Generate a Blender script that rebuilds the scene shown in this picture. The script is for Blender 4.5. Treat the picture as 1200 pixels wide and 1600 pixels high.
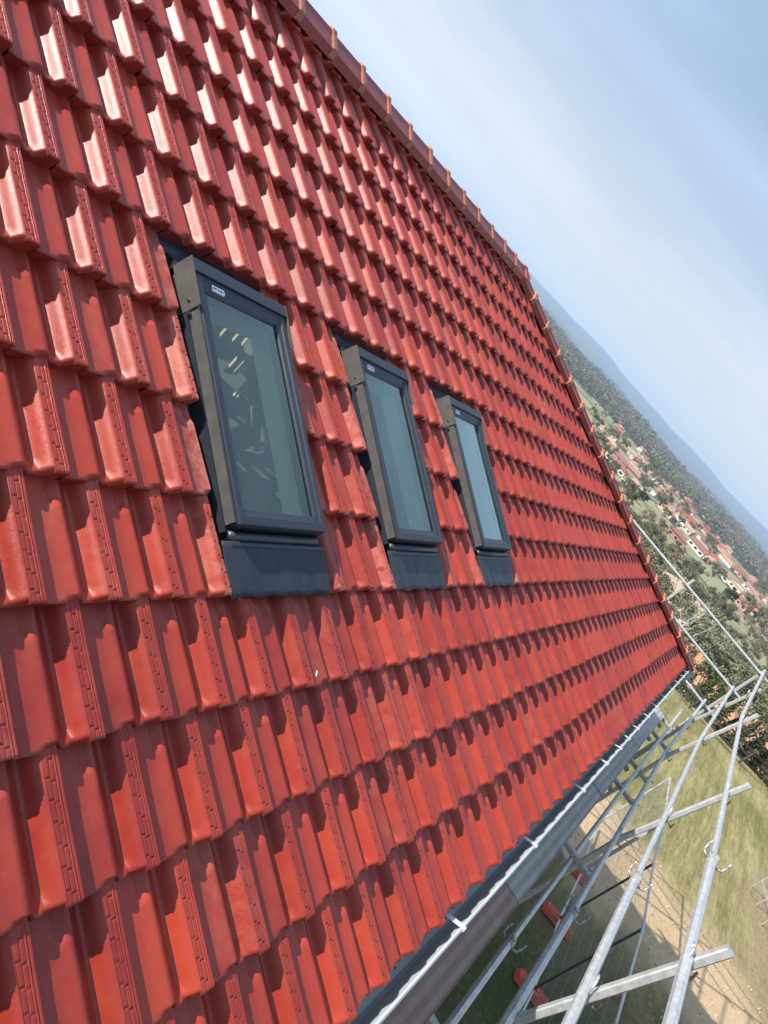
import bpy, math, random
import numpy as np
from mathutils import Matrix, Vector
random.seed(7); RNG = np.random.default_rng(11)
scene = bpy.context.scene
for o in list(bpy.data.objects): bpy.data.objects.remove(o)
COL = scene.collection
R = math.radians

# ------------------------------------------------------------------ camera
cam_d = bpy.data.cameras.new('camera'); cam = bpy.data.objects.new('camera', cam_d); COL.objects.link(cam)
RW = np.array([[0.471043168771771, -0.5334141649667014, 0.7025579419281556], [0.07375669158619426, -0.769845816147809, -0.6339537599904057], [0.8790212077075887, 0.3504379374048858, -0.32328774865079773]])
CP = (-1.004585, 0.344093, 1.710012)
cam.matrix_world = Matrix(((RW[0][0], -RW[1][0], -RW[2][0], CP[0]), (RW[0][1], -RW[1][1], -RW[2][1], CP[1]), (RW[0][2], -RW[1][2], -RW[2][2], CP[2]), (0, 0, 0, 1)))
cam_d.sensor_fit = 'VERTICAL'; cam_d.sensor_height = 24; cam_d.lens = 1140.55 / 1600 * 24
cam_d.clip_start = 0.05; cam_d.clip_end = 20000
scene.camera = cam
# ------------------------------------------------------------------ light
SUN = Vector((-2.67, 2.99, 2.39)).normalized()
ELEV = math.asin(SUN.z); AZ = math.atan2(SUN.x, SUN.y)
sd = bpy.data.lights.new('sun', 'SUN'); sd.energy = 5.0; sd.angle = R(.55); sd.color = (1, .95, .87)
so = bpy.data.objects.new('sun', sd); COL.objects.link(so); so.rotation_euler = SUN.to_track_quat('Z', 'Y').to_euler(); so.location = (0, 0, 40)
W = bpy.data.worlds.new('World'); scene.world = W; W.use_nodes = True
nt = W.node_tree; nt.nodes.clear()
def N(nt, t, **k):
    n = nt.nodes.new(t)
    for a, b in k.items(): setattr(n, a, b)
    return n
sky = N(nt, 'ShaderNodeTexSky'); sky.sky_type = 'NISHITA'; sky.sun_disc = False
sky.sun_elevation = ELEV; sky.sun_rotation = AZ; sky.altitude = 600; sky.air_density = 1.0; sky.dust_density = 1.2; sky.ozone_density = 1.5
tc = N(nt, 'ShaderNodeTexCoord')
mp = N(nt, 'ShaderNodeMapping'); mp.inputs['Scale'].default_value = (1.6, 1.6, 13); mp.inputs['Rotation'].default_value = (R(7), R(4), R(25))
ns = N(nt, 'ShaderNodeTexNoise'); ns.inputs['Scale'].default_value = 1.1; ns.inputs['Detail'].default_value = 5; ns.inputs['Roughness'].default_value = .48
rp = N(nt, 'ShaderNodeValToRGB'); rp.color_ramp.elements[0].position = .36; rp.color_ramp.elements[1].position = .72
rp.color_ramp.elements[0].color = (.72, .72, .72, 1); rp.color_ramp.elements[1].color = (1.08, 1.08, 1.08, 1)
mx = N(nt, 'ShaderNodeMix', data_type='RGBA'); mx.inputs[7].default_value = (8.3, 9.9, 11.4, 1)
bg = N(nt, 'ShaderNodeBackground'); bg.inputs['Strength'].default_value = 0.049
ow = N(nt, 'ShaderNodeOutputWorld')
L = nt.links.new
L(tc.outputs['Generated'], mp.inputs['Vector']); L(mp.outputs[0], ns.inputs['Vector']); L(ns.outputs['Fac'], rp.inputs['Fac'])
sx = N(nt, 'ShaderNodeSeparateXYZ'); L(tc.outputs['Generated'], sx.inputs[0])
hz = N(nt, 'ShaderNodeValToRGB'); hz.color_ramp.interpolation = 'EASE'          # white haze near the horizon, thin high cloud, clear overhead
for e_, (p_, v_) in zip([hz.color_ramp.elements[0], hz.color_ramp.elements[1]] + [hz.color_ramp.elements.new(.5) for _ in range(3)], ((0, .90), (.75, .12), (.12, .84), (.25, .66), (.38, .50))): e_.position = p_; e_.color = (v_, v_, v_, 1)
L(sx.outputs[2], hz.inputs[0]); cm = N(nt, 'ShaderNodeMath', operation='MULTIPLY'); L(rp.outputs['Color'], cm.inputs[0]); L(hz.outputs['Color'], cm.inputs[1])
cc = N(nt, 'ShaderNodeMix', data_type='RGBA'); cc.inputs[6].default_value = (11.8, 11.9, 11.6, 1); cc.inputs[7].default_value = (8.0, 10.5, 14.4, 1)
ce = N(nt, 'ShaderNodeMapRange'); ce.interpolation_type = 'SMOOTHSTEP'; ce.inputs[1].default_value = .06; ce.inputs[2].default_value = .34; L(sx.outputs[2], ce.inputs[0]); L(ce.outputs[0], cc.inputs[0]); L(cc.outputs[2], mx.inputs[7])
L(cm.outputs[0], mx.inputs[0]); L(sky.outputs[0], mx.inputs[6]); L(mx.outputs[2], bg.inputs['Color']); L(bg.outputs[0], ow.inputs['Surface'])
scene.view_settings.view_transform = 'Standard'; scene.view_settings.look = 'None'; scene.view_settings.gamma = 1
scene.view_settings.use_curve_mapping = False
scene.view_settings.exposure = 0.88
scene.render.engine = 'CYCLES'
scene.cycles.max_bounces = 8; scene.cycles.transparent_max_bounces = 16; scene.cycles.volume_bounces = 0

# ------------------------------------------------------------------ roof frame
PITCH = R(23.5); CPI, SPI = math.cos(PITCH), math.sin(PITCH)
TW, TH, TT = 0.22, 0.31977, 0.0340           # tile cover width, gauge, step per course
YR = 4.62                                   # ridge, measured up the slope
XE = 10.5                                   # eave corner at the hip end
DEPTH = 2 * YR * CPI
GZ = -5.0
def gs(x, y): return (-1.0 + (x + 1.0) * 1.1354, .344 + (y - .344) * 1.1354)
def slope_main(p):  p = np.asarray(p, float); return np.stack([p[..., 0], p[..., 1]*CPI - p[..., 2]*SPI, p[..., 1]*SPI + p[..., 2]*CPI], -1)
def slope_end(p):   q = slope_main(p); return np.stack([XE - q[..., 1], q[..., 0], q[..., 2]], -1)
def slope_back(p):  q = slope_main(p); return np.stack([XE - q[..., 0], DEPTH - q[..., 1], q[..., 2]], -1)

# ------------------------------------------------------------------ helpers
class MB:
    """Collects shapes into one mesh."""
    def __init__(s): s.v = []; s.f = []; s.m = []; s.s = []; s.n = 0
    def add(s, verts, faces, m=0, smooth=False):
        verts = np.asarray(verts, float).reshape(-1, 3)
        s.v.append(verts)
        for f in faces: s.f.append([i + s.n for i in f]); s.m.append(m); s.s.append(smooth)
        s.n += len(verts)
    def hexa(s, c, m=0):        # 8 corners: bottom 4 (ccw), top 4
        s.add(c, [(3, 2, 1, 0), (4, 5, 6, 7), (0, 1, 5, 4), (1, 2, 6, 5), (2, 3, 7, 6), (3, 0, 4, 7)], m)
    def box(s, a, b, m=0, tf=None):
        x0, y0, z0 = a; x1, y1, z1 = b
        c = np.array([(x0, y0, z0), (x1, y0, z0), (x1, y1, z0), (x0, y1, z0), (x0, y0, z1), (x1, y0, z1), (x1, y1, z1), (x0, y1, z1)], float)
        s.hexa(tf(c) if tf else c, m)
    def bar(s, p0, p1, r0, r1=None, n=8, m=0, smooth=False, cap=True, phase=None, sq=None):
        p0 = Vector(p0); p1 = Vector(p1); d = (p1 - p0); r1 = r0 if r1 is None else r1
        if d.length < 1e-9: return
        z = d.normalized(); up = Vector((0, 0, 1)) if abs(z.z) < .9 else Vector((0, 1, 0))
        x = up.cross(z).normalized(); y = z.cross(x)
        ph = math.pi / n if phase is None else phase
        ring = []
        for p, r in ((p0, r0), (p1, r1)):
            for k in range(n):
                a = 2 * math.pi * k / n + ph
                ring.append(p + x * (math.cos(a) * r) + y * (math.sin(a) * r))
        fs = [(k, (k + 1) % n, n + (k + 1) % n, n + k) for k in range(n)]
        if cap: fs += [tuple(range(n - 1, -1, -1)), tuple(range(n, 2 * n))]
        s.add([tuple(v) for v in ring], fs, m, smooth)
    def sqbar(s, p0, p1, w, h=None, m=0):
        """rectangular bar between two points"""
        h = h or w; p0 = Vector(p0); p1 = Vector(p1); z = (p1 - p0).normalized()
        up = Vector((0, 0, 1)) if abs(z.z) < .9 else Vector((0, 1, 0))
        x = up.cross(z).normalized() * (w / 2); y = z.cross(x.normalized()) * (h / 2)
        b = min(w, h) * .16; xb = x.normalized() * b; yb = y.normalized() * b
        prof = [-x - y + xb, x - y - xb, x - y + yb, x + y - yb, x + y - xb, -x + y + xb, -x + y - yb, -x - y + yb]
        n = 8; ring = [tuple(p + q) for p in (p0, p1) for q in prof]
        s.add(ring, [(k, (k + 1) % n, n + (k + 1) % n, n + k) for k in range(n)] + [tuple(range(n - 1, -1, -1)), tuple(range(n, 2 * n))], m)
    def path(s, pts, r, n=6, m=0):
        for a, b in zip(pts[:-1], pts[1:]): s.bar(a, b, r, n=n, m=m, smooth=True)
    def prism(s, prof, x0, x1, tf=None, m=0, closed=True, smooth=False):
        """extrude a (y,z) profile along x"""
        n = len(prof); c = np.array([(x, y, z) for x in (x0, x1) for y, z in prof], float)
        fs = [(k, (k + 1) % n, n + (k + 1) % n, n + k) for k in range(n if closed else n - 1)]
        if closed: fs += [tuple(range(n - 1, -1, -1)), tuple(range(n, 2 * n))]
        s.add(tf(c) if tf else c, fs, m, smooth)
    def build(s, name, mats, parent=None, bevel=0):
        me = bpy.data.meshes.new(name)
        me.from_pydata(np.concatenate(s.v).tolist() if s.v else [], [], s.f)
        mats = mats if isinstance(mats, (list, tuple)) else [mats]
        for m in mats: me.materials.append(m)
        me.polygons.foreach_set('material_index', s.m); me.polygons.foreach_set('use_smooth', s.s)
        me.update()
        return link(name, me, parent, bevel)
def link(name, me, parent=None, bevel=0):
    o = bpy.data.objects.new(name, me); COL.objects.link(o)
    if parent is not None: o.parent = parent
    if bevel:
        b = o.modifiers.new('bevel', 'BEVEL'); b.width = bevel; b.segments = 2; b.limit_method = 'ANGLE'; b.angle_limit = R(40)
    return o
def fast_mesh(name, V, F, mats, matidx=None, smooth=True, tint=None):
    """numpy quads -> mesh"""
    me = bpy.data.meshes.new(name); V = np.asarray(V, np.float32); F = np.asarray(F, np.int32); k = F.shape[1]
    me.vertices.add(len(V)); me.vertices.foreach_set('co', V.ravel())
    me.loops.add(F.size); me.loops.foreach_set('vertex_index', F.ravel())
    me.polygons.add(len(F)); me.polygons.foreach_set('loop_start', np.arange(0, F.size, k, dtype=np.int32))
    try: me.polygons.foreach_set('loop_total', np.full(len(F), k, np.int32))
    except Exception: pass
    for m in (mats if isinstance(mats, (list, tuple)) else [mats]): me.materials.append(m)
    if matidx is not None: me.polygons.foreach_set('material_index', np.asarray(matidx, np.int32))
    me.polygons.foreach_set('use_smooth', np.full(len(F), bool(smooth)) if np.isscalar(smooth) else np.asarray(smooth, bool))
    if tint is not None:
        a = me.attributes.new('tint', 'FLOAT_COLOR', 'POINT'); a.data.foreach_set('color', np.asarray(tint, np.float32).ravel())
    me.update(calc_edges=True); me.validate()
    return me
def empty(name, loc=(0, 0, 0), rz=0):
    o = bpy.data.objects.new(name, None); COL.objects.link(o); o.location = loc; o.rotation_euler = (0, 0, rz); o.empty_display_size = .2
    return o
def tag(o, label=None, cat=None, group=None, kind=None):
    if label: o['label'] = label
    if cat: o['category'] = cat
    if group: o['group'] = group
    if kind: o['kind'] = kind
    return o
def copy_tree(o, parent=None):
    c = o.copy(); COL.objects.link(c)
    if parent is not None: c.parent = parent
    for ch in o.children: copy_tree(ch, c)
    return c

# ------------------------------------------------------------------ materials
def mat(name, col=(.5, .5, .5), rough=.5, metal=0.0, spec=.5, noise=None, bump=None, coat=0):
    """noise=(scale, amount, col2) mottles the colour; bump=(scale, strength, distance)"""
    m = bpy.data.materials.new(name); m.use_nodes = True; nt = m.node_tree; b = nt.nodes['Principled BSDF']
    b.inputs['Base Color'].default_value = (*col, 1); b.inputs['Roughness'].default_value = rough; b.inputs['Metallic'].default_value = metal
    b.inputs['Specular IOR Level'].default_value = spec; b.inputs['Coat Weight'].default_value = coat
    if noise or bump: tc = N(nt, 'ShaderNodeTexCoord')
    if noise:
        n = N(nt, 'ShaderNodeTexNoise'); n.inputs['Scale'].default_value = noise[0]; n.inputs['Detail'].default_value = 6; n.inputs['Roughness'].default_value = .65
        r = N(nt, 'ShaderNodeValToRGB'); r.color_ramp.elements[0].position = .35; r.color_ramp.elements[1].position = .68
        r.color_ramp.elements[0].color = (*col, 1); c2 = noise[2]; r.color_ramp.elements[1].color = (*[a*(1-noise[1]) + b2*noise[1] for a, b2 in zip(col, c2)], 1)
        nt.links.new(tc.outputs['Object'], n.inputs['Vector']); nt.links.new(n.outputs['Fac'], r.inputs['Fac']); nt.links.new(r.outputs['Color'], b.inputs['Base Color'])
    if bump:
        n2 = N(nt, 'ShaderNodeTexNoise'); n2.inputs['Scale'].default_value = bump[0]; n2.inputs['Detail'].default_value = 3
        bu = N(nt, 'ShaderNodeBump'); bu.inputs['Strength'].default_value = bump[1]; bu.inputs['Distance'].default_value = bump[2]
        nt.links.new(tc.outputs['Object'], n2.inputs['Vector']); nt.links.new(n2.outputs['Fac'], bu.inputs['Height']); nt.links.new(bu.outputs['Normal'], b.inputs['Normal'])
    return m
def tile_material():
    m = bpy.data.materials.new('glazed_terracotta'); m.use_nodes = True; nt = m.node_tree; b = nt.nodes['Principled BSDF']; L = nt.links.new
    tc = N(nt, 'ShaderNodeTexCoord'); at = N(nt, 'ShaderNodeAttribute', attribute_name='tint'); sp = N(nt, 'ShaderNodeSeparateColor')
    L(at.outputs['Color'], sp.inputs['Color'])
    base = N(nt, 'ShaderNodeMix', data_type='RGBA'); base.inputs[6].default_value = (.205, .017, .012, 1); base.inputs[7].default_value = (.300, .030, .016, 1)
    L(sp.outputs[0], base.inputs[0])
    n1 = N(nt, 'ShaderNodeTexNoise'); n1.inputs['Scale'].default_value = 9; n1.inputs['Detail'].default_value = 5; n1.inputs['Roughness'].default_value = .6
    L(tc.outputs['Object'], n1.inputs['Vector'])
    r1 = N(nt, 'ShaderNodeMapRange'); r1.inputs[1].default_value = .4; r1.inputs[2].default_value = .75; r1.inputs[3].default_value = 0; r1.inputs[4].default_value = .5
    L(n1.outputs['Fac'], r1.inputs[0])
    m1 = N(nt, 'ShaderNodeMix', data_type='RGBA'); m1.inputs[7].default_value = (.33, .050, .018, 1); L(r1.outputs[0], m1.inputs[0]); L(base.outputs[2], m1.inputs[6])
    # tiny pale specks and dust that settled on the cut tiles
    vo = N(nt, 'ShaderNodeTexNoise'); vo.inputs['Scale'].default_value = 160; vo.inputs['Detail'].default_value = 2
    L(tc.outputs['Object'], vo.inputs['Vector'])
    rs = N(nt, 'ShaderNodeMapRange'); rs.inputs[1].default_value = .73; rs.inputs[2].default_value = .78; rs.inputs[4].default_value = .4; L(vo.outputs['Fac'], rs.inputs[0])
    m2 = N(nt, 'ShaderNodeMix', data_type='RGBA'); m2.inputs[7].default_value = (.42, .22, .18, 1); L(rs.outputs[0], m2.inputs[0]); L(m1.outputs[2], m2.inputs[6])
    nd = N(nt, 'ShaderNodeTexNoise'); nd.inputs['Scale'].default_value = 22; nd.inputs['Detail'].default_value = 6; nd.inputs['Roughness'].default_value = .7; nd.inputs['Distortion'].default_value = .6
    L(tc.outputs['Object'], nd.inputs['Vector'])
    rd = N(nt, 'ShaderNodeMapRange'); rd.inputs[1].default_value = .36; rd.inputs[2].default_value = .62; L(nd.outputs['Fac'], rd.inputs[0])
    md = N(nt, 'ShaderNodeMath', operation='MULTIPLY'); L(rd.outputs[0], md.inputs[0]); L(sp.outputs[1], md.inputs[1])
    m3 = N(nt, 'ShaderNodeMix', data_type='RGBA'); m3.inputs[7].default_value = (.40, .150, .115, 1); L(md.outputs[0], m3.inputs[0]); L(m2.outputs[2], m3.inputs[6])
    L(m3.outputs[2], b.inputs['Base Color'])
    ro = N(nt, 'ShaderNodeMath', operation='MULTIPLY_ADD'); ro.inputs[1].default_value = .35; ro.inputs[2].default_value = .27; L(md.outputs[0], ro.inputs[0])
    ro2 = N(nt, 'ShaderNodeMath', operation='MULTIPLY_ADD'); ro2.inputs[1].default_value = .14; L(n1.outputs['Fac'], ro2.inputs[0]); L(ro.outputs[0], ro2.inputs[2])
    L(ro2.outputs[0], b.inputs['Roughness']); b.inputs['Specular IOR Level'].default_value = .36
    n3 = N(nt, 'ShaderNodeTexNoise'); n3.inputs['Scale'].default_value = 520; n3.inputs['Detail'].default_value = 2
    n4 = N(nt, 'ShaderNodeTexNoise'); n4.inputs['Scale'].default_value = 60; n4.inputs['Detail'].default_value = 2
    L(tc.outputs['Object'], n3.inputs['Vector']); L(tc.outputs['Object'], n4.inputs['Vector'])
    ad = N(nt, 'ShaderNodeMath', operation='MULTIPLY_ADD'); ad.inputs[1].default_value = .7; L(n4.outputs['Fac'], ad.inputs[0]); L(n3.outputs['Fac'], ad.inputs[2])
    bu = N(nt, 'ShaderNodeBump'); bu.inputs['Strength'].default_value = .60; bu.inputs['Distance'].default_value = .0011
    L(ad.outputs[0], bu.inputs['Height']); L(bu.outputs[0], b.inputs['Normal'])
    return m
M_TILE = tile_material()
M_CLAY = mat('raw_clay', (.42, .20, .14), .85, noise=(60, .7, (.52, .32, .24)), bump=(200, .5, .002))
M_CAP = mat('glazed_ridge', (.24, .025, .020), .32, noise=(9, .6, (.30, .042, .028)), bump=(300, .4, .0008))
M_COLLAR = mat('sunlit_tan_collar', (.34, .105, .060), .5, noise=(40, .8, (.42, .17, .10)), bump=(200, .4, .001))  # paler tan than the caps: sunlight on the collars painted into their colour
M_FRAME = mat('dark_coated_aluminium', (.020, .025, .036), .40, .15, noise=(30, .35, (.04, .046, .056)), bump=(500, .1, .0005))
M_CLAD = mat('grey_coated_cladding', (.074, .071, .065), .45, .2, noise=(20, .3, (.18, .17, .16)))
M_APRON = mat('dark_pleated_apron', (.018, .024, .035), .5, .1, noise=(25, .3, (.05, .055, .065)), bump=(150, .2, .001))
M_LINING = mat('white_painted_lining', (.80, .88, .85), .55)
M_SCREW = mat('bright_screw', (.6, .6, .6), .25, 1)
M_STICK = mat('white_sticker', (.75, .76, .8), .4); M_STICKP = mat('sticker_print', (.35, .08, .12), .5); M_STICKB = mat('sticker_print_blue', (.06, .08, .22), .5)
M_SLOT = mat('daylight_slot_pine', (.42, .29, .15), .7, noise=(14, .6, (.52, .38, .22)), bump=(60, .3, .002))
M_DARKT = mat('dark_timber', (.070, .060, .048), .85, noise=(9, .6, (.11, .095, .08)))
M_SARK = mat('grey_sarking', (.025, .027, .03), .7)
M_BRICK = mat('rendered_wall', (.45, .38, .30), .9, noise=(5, .5, (.5, .44, .36)))
M_GUT = mat('zinc_gutter', (.44, .47, .49), .5, .15, noise=(8, .6, (.34, .37, .39)))
M_STRAP = mat('bright_strap', (.56, .58, .60), .4, .3)
def galv():
    m = mat('galvanised_steel', (.40, .42, .43), .46, .55, noise=(22, .9, (.62, .63, .62)), bump=(120, .2, .001)); return m
M_GALV = galv()
M_GALVD = mat('weathered_galvanised_steel', (.30, .31, .31), .55, .45, noise=(16, .8, (.46, .45, .42)), bump=(90, .25, .001))
M_RUST = mat('rusty_hook', (.30, .13, .07), .7, .3, noise=(50, .6, (.45, .3, .2)))
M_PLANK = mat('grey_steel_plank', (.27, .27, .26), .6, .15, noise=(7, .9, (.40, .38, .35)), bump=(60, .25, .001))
M_PLANKR = mat('brown_red_plank', (.32, .17, .13), .7, .05, noise=(7, 1, (.30, .26, .23)), bump=(60, .3, .001))  # brown-red colour for the planks at the near end of the deck
M_ORANGE = mat('orange_plastic', (.52, .080, .040), .55, noise=(12, .7, (.42, .12, .09)))
M_WIRE = mat('fence_wire', (.34, .35, .36), .5, .5)
M_DEBRIS = mat('dead_leaf', (.05, .038, .025), .9, noise=(60, .8, (.12, .08, .04)))

# ------------------------------------------------------------------ tiles
OPEN = [(.750 + 1.10 * k, 1.335 + 1.10 * k, 4, 7) for k in range(3)]      # x0, x1, first and last course of each skylight opening
def sm(a, b, x): t = np.clip((x - a) / (b - a), 0, 1); return t * t * (3 - 2 * t)
# heights of one interlocking tile under its cover band, across the tile, at the front part and (added) at the head
XC = np.array([0, .06, .13, .20, .28, .36, .43, .48, .53, .58, .63, .67, .70, .725, .75, .775, .80, .82, .98])
CF = 1.33 * np.array([-.0168, -.0178, -.0182, -.0182, -.0172, -.0135, -.0098, -.0130, -.0212, -.0290, -.0335, -.0322, -.0235, -.0135, -.0062, -.0018, .0010, .0010, .0006])
CG = 1.33 * np.array([0, 0, 0, 0, -.0006, -.0096, -.0054, 0, 0, 0, 0, 0, 0, 0, 0, -.002, .0010, .0015, .0015])
_X = np.linspace(0, 1, 801)
def _smooth(c, n, keep):
    k = np.hanning(n); k /= k.sum(); z = np.interp(_X, XC, c); q = np.convolve(np.pad(z, n // 2, mode='edge'), k, 'valid')
    m = sm(.79, .805, _X) if keep else 0
    return q * (1 - m) + z * m
_F = _smooth(CF, 41, True); _G = _smooth(CG, 61, False)
def relief(x, y, fine):
    yh = .815 - .035 * np.clip(np.abs(x - .40) / .09, 0, 1) ** 2
    head = sm(-.060, .060, y - yh) * (x < .7) + sm(-.12, .12, y - .802) * (x >= .7)
    z = np.interp(x, _X, _F) + np.interp(x, _X, _G) * head
    z = z + .0150 * (1 - sm(.0, .15, y)) * np.exp(-((x - .640) / .080) ** 2)
    z = z - .019 * (1 - sm(0, .065, y)) * sm(.27, .45, x) * (1 - sm(.50, .56, x))
    z = z - .014 * (1 - sm(-.02, .050, y)) * sm(.62, .74, x) * (1 - sm(.785, .81, x))
    z = z + .0030 * np.exp(-((x - .034) / .010) ** 2) - .0022 * np.exp(-((x - .052) / .007) ** 2)
    z = z - .013 * (1 - sm(0, .055, y)) * sm(.26, .44, x) * (1 - sm(.50, .56, x))
    z = z - .010 * (1 - sm(-.02, .045, y)) * sm(.60, .72, x) * (1 - sm(.775, .80, x))
    z = z - .0012 * sm(.785, .81, x)
    if fine:
        for c0, c1, ph in ((.812, .860, 0.), (.872, .915, .5)):
            inc = sm(c0 - .006, c0 + .004, x) * (1 - sm(c1 - .004, c1 + .006, x))
            t = (y * 7 + ph * .35 + .3) % 1.0
            gap = 1 - sm(.0, .05, t) * (1 - sm(.95, 1.0, t))
            z = z + inc * (.0006 - .0042 * gap) - .0012 * sm(.80, .81, x) * (1 - inc) * (1 - sm(.918, .925, x))
        z = z + .0012 * np.exp(-((x - .930) / .007) ** 2) - .0020 * np.exp(-((x - .950) / .006) ** 2)
    return z
def lod_axes(lod):
    if lod == 0:
        x = np.concatenate([[0, .012], np.linspace(.020, .066, 10), [.09, .14, .20, .26], np.linspace(.30, .46, 9), np.linspace(.475, .60, 12), np.linspace(.612, .785, 18), np.linspace(.795, .96, 38), [.968, .975, .981]])
        y = np.concatenate([[0, .006, .014, .026, .04], np.linspace(.055, .95, 100), [1.0, 1.06]])
    elif lod == 1:
        x = np.concatenate([[0, .02, .034, .05, .07, .15, .25], np.linspace(.30, .46, 6), np.linspace(.49, .60, 7), np.linspace(.62, .79, 9), np.linspace(.80, .955, 14), [.975, .981]])
        y = np.concatenate([[0, .012, .03], np.linspace(.05, .95, 36), [1.0, 1.06]])
    else:
        x = np.array([0, .03, .05, .15, .30, .40, .46, .50, .54, .585, .62, .66, .70, .74, .775, .80, .88, .975, .981])
        y = np.array([0, .02, .05, .12, .25, .4, .55, .7, .76, .80, .84, .9, 1.0, 1.06])
    return x, y
def tile_field(name, tf, x_range, parent, left=None, right=None, openings=(), lod_of=lambda x, v: 2, seed=1, lift=0.0):
    rng = np.random.default_rng(seed); V = []; F = []; MI = []; SM = []; TI = []; n = 0
    nrow = int(math.ceil(YR / TH))
    for v in range(nrow):
        y0 = v * TH; off = .5 if v % 2 == 0 else 0.0
        u0 = int(math.floor(x_range[0] / TW - off)); u1 = int(math.ceil(x_range[1] / TW - off))
        for u in range(u0, u1):
            X0 = (u + off) * TW
            if left is not None and X0 + TW < left(y0) - .02: continue
            if right is not None and X0 > right(y0) + .02: continue
            segs = [(0.0, 1.0)]
            for (a, b, va, vb) in openings:
                if va <= v <= vb:
                    fa, fb = (a - X0) / TW, (b - X0) / TW; new = []
                    for s0, s1 in segs:
                        if fb <= s0 or fa >= s1: new.append((s0, s1)); continue
                        if fa - s0 > .04: new.append((s0, fa))
                        if s1 - fb > .04: new.append((fb, s1))
                    segs = new
            lod = lod_of(X0, v); xs0, ys = lod_axes(lod)
            jx, jy, jz = rng.normal(0, .0010), rng.normal(0, .0020), rng.normal(0, .0011); rot = rng.normal(0, .006)
            tv = (rng.random(), 0, rng.random(), 1); base_dust = .05 + .16 * (rng.random() < .10) * rng.random()
            for s0, s1 in segs:
                cutL, cutR = s0 > 0, s1 < 1
                xs = xs0[(xs0 > s0 + .004) & (xs0 < s1 - .004)] if (cutL or cutR) else xs0
                if cutL: xs = np.concatenate([[s0], xs])
                if cutR: xs = np.concatenate([xs, [s1]])
                if len(xs) < 2: continue
                yy = ys[ys * TH + y0 <= YR + .001]
                if y0 + ys[-1] * TH > YR: yy = np.concatenate([yy, [(YR - y0) / TH]])
                if len(yy) < 2: continue
                gx, gy = np.meshgrid(xs, yy)                       # rows: yy
                rel = relief(gx, gy, lod < 2)
                edge = .0035 * (1 - sm(0, .016, gy))               # rounded front edge
                z = -TT * gy + rel - edge + jz + rot * (gx - .5) * TW + lift
                gl = 1.0 * gy
                px = X0 + gx * TW + jx; py = y0 + gl * TH + jy - (.012 * (1 - sm(0, .5, gl)) if v == 0 else 0)
                if left is not None: px = np.maximum(px, left(py) - .02)
                if right is not None: px = np.minimum(px, right(py) + .02)
                ny, nx = gx.shape
                dust = np.zeros_like(px) + base_dust
                if cutL or cutR:
                    dl = np.minimum(np.abs(gx - s0) if cutL else 9, np.abs(gx - s1) if cutR else 9) * TW
                    dust = np.maximum(dust, np.clip(1.0 - dl / .13, 0, 1) * (.55 + .45 * rng.random()))
                top = np.stack([px, py, z], -1).reshape(-1, 3)
                idx = np.arange(ny * nx).reshape(ny, nx) + n
                q = np.stack([idx[:-1, :-1], idx[:-1, 1:], idx[1:, 1:], idx[1:, :-1]], -1).reshape(-1, 4)
                V.append(top); F.append(q); MI.append(np.zeros(len(q))); SM.append(np.ones(len(q)))
                t = np.tile(np.array(tv), (ny * nx, 1)); t[:, 1] = dust.ravel(); TI.append(t); n += ny * nx
                # front face, set on its own vertices
                fx = px[0]; fz = z[0]; fy = py[0]
                low = np.full(nx, (-.078 if v else -.060) + lift + jz)
                low = np.minimum(low, fz - .010)
                a = np.concatenate([np.stack([fx, fy, fz], -1), np.stack([fx, fy + .004, low], -1)])
                ia = np.arange(nx) + n; ib = ia + nx
                q = np.stack([ib[:-1], ib[1:], ia[1:], ia[:-1]], -1)
                V.append(a); F.append(q); MI.append(np.zeros(len(q))); SM.append(np.zeros(len(q))); t = np.tile(np.array(tv), (2 * nx, 1)); t[:, 1] = np.tile(dust[0] * .6, 2); TI.append(t); n += 2 * nx
                # side walls
                for col, cut, sgn in ((0, cutL, 1), (nx - 1, cutR, -1)):
                    dep = .040 if cut else (.030 if col else .010)
                    a = np.concatenate([np.stack([px[:, col], py[:, col], z[:, col]], -1), np.stack([px[:, col] - (0 if cut else -.0016 * sgn * -1), py[:, col], z[:, col] - dep], -1)])
                    ia = np.arange(ny) + n; ib = ia + ny
                    q = np.stack([ia[:-1], ia[1:], ib[1:], ib[:-1]], -1) if col == 0 else np.stack([ia[:-1], ib[:-1], ib[1:], ia[1:]], -1)
                    V.append(a); F.append(q); MI.append(np.full(len(q), 1 if cut else 0)); SM.append(np.zeros(len(q))); TI.append(np.tile(np.array(tv), (2 * ny, 1))); n += 2 * ny
    V = tf(np.concatenate(V))
    me = fast_mesh(name, V, np.concatenate(F), [M_TILE, M_CLAY], np.concatenate(MI), np.concatenate(SM), np.concatenate(TI))
    return link(name, me, parent)

HOUSE = empty('house', (XE / 2, DEPTH / 2, GZ)); HOUSE_INV = Matrix.Translation(-HOUSE.location)
tag(HOUSE, 'house under a new red tiled hip roof with three skylights and a metal gutter', 'house')
def hp(o):                      # world-built child of the house
    o.parent = HOUSE; o.matrix_parent_inverse = HOUSE_INV; return o
def lod_main(x, v):
    d = math.hypot(math.hypot(x + 1.0, v * TH - 1.0), 1.4)
    if x < -.6: return 2
    return 0 if d < 3.3 else (1 if d < 6.0 else 2)
hipx = lambda y: XE - y * CPI
ROOF = hp(tile_field('roof', slope_main, (-3.4, XE), None, right=hipx, openings=OPEN, lod_of=lod_main, seed=3))
tag(ROOF, 'slope of glossy red interlocking tiles laid in staggered courses')
ROOF_END = hp(tile_field('roof', slope_end, (0, DEPTH), None, left=lambda y: y * CPI, right=lambda y: DEPTH - y * CPI, seed=4))
BACK_SUN_OPEN = [(XE - 2.1, XE - .75, 9, 12)]  # unseen opening added in the back slope so sun reaches the attic boards
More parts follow.
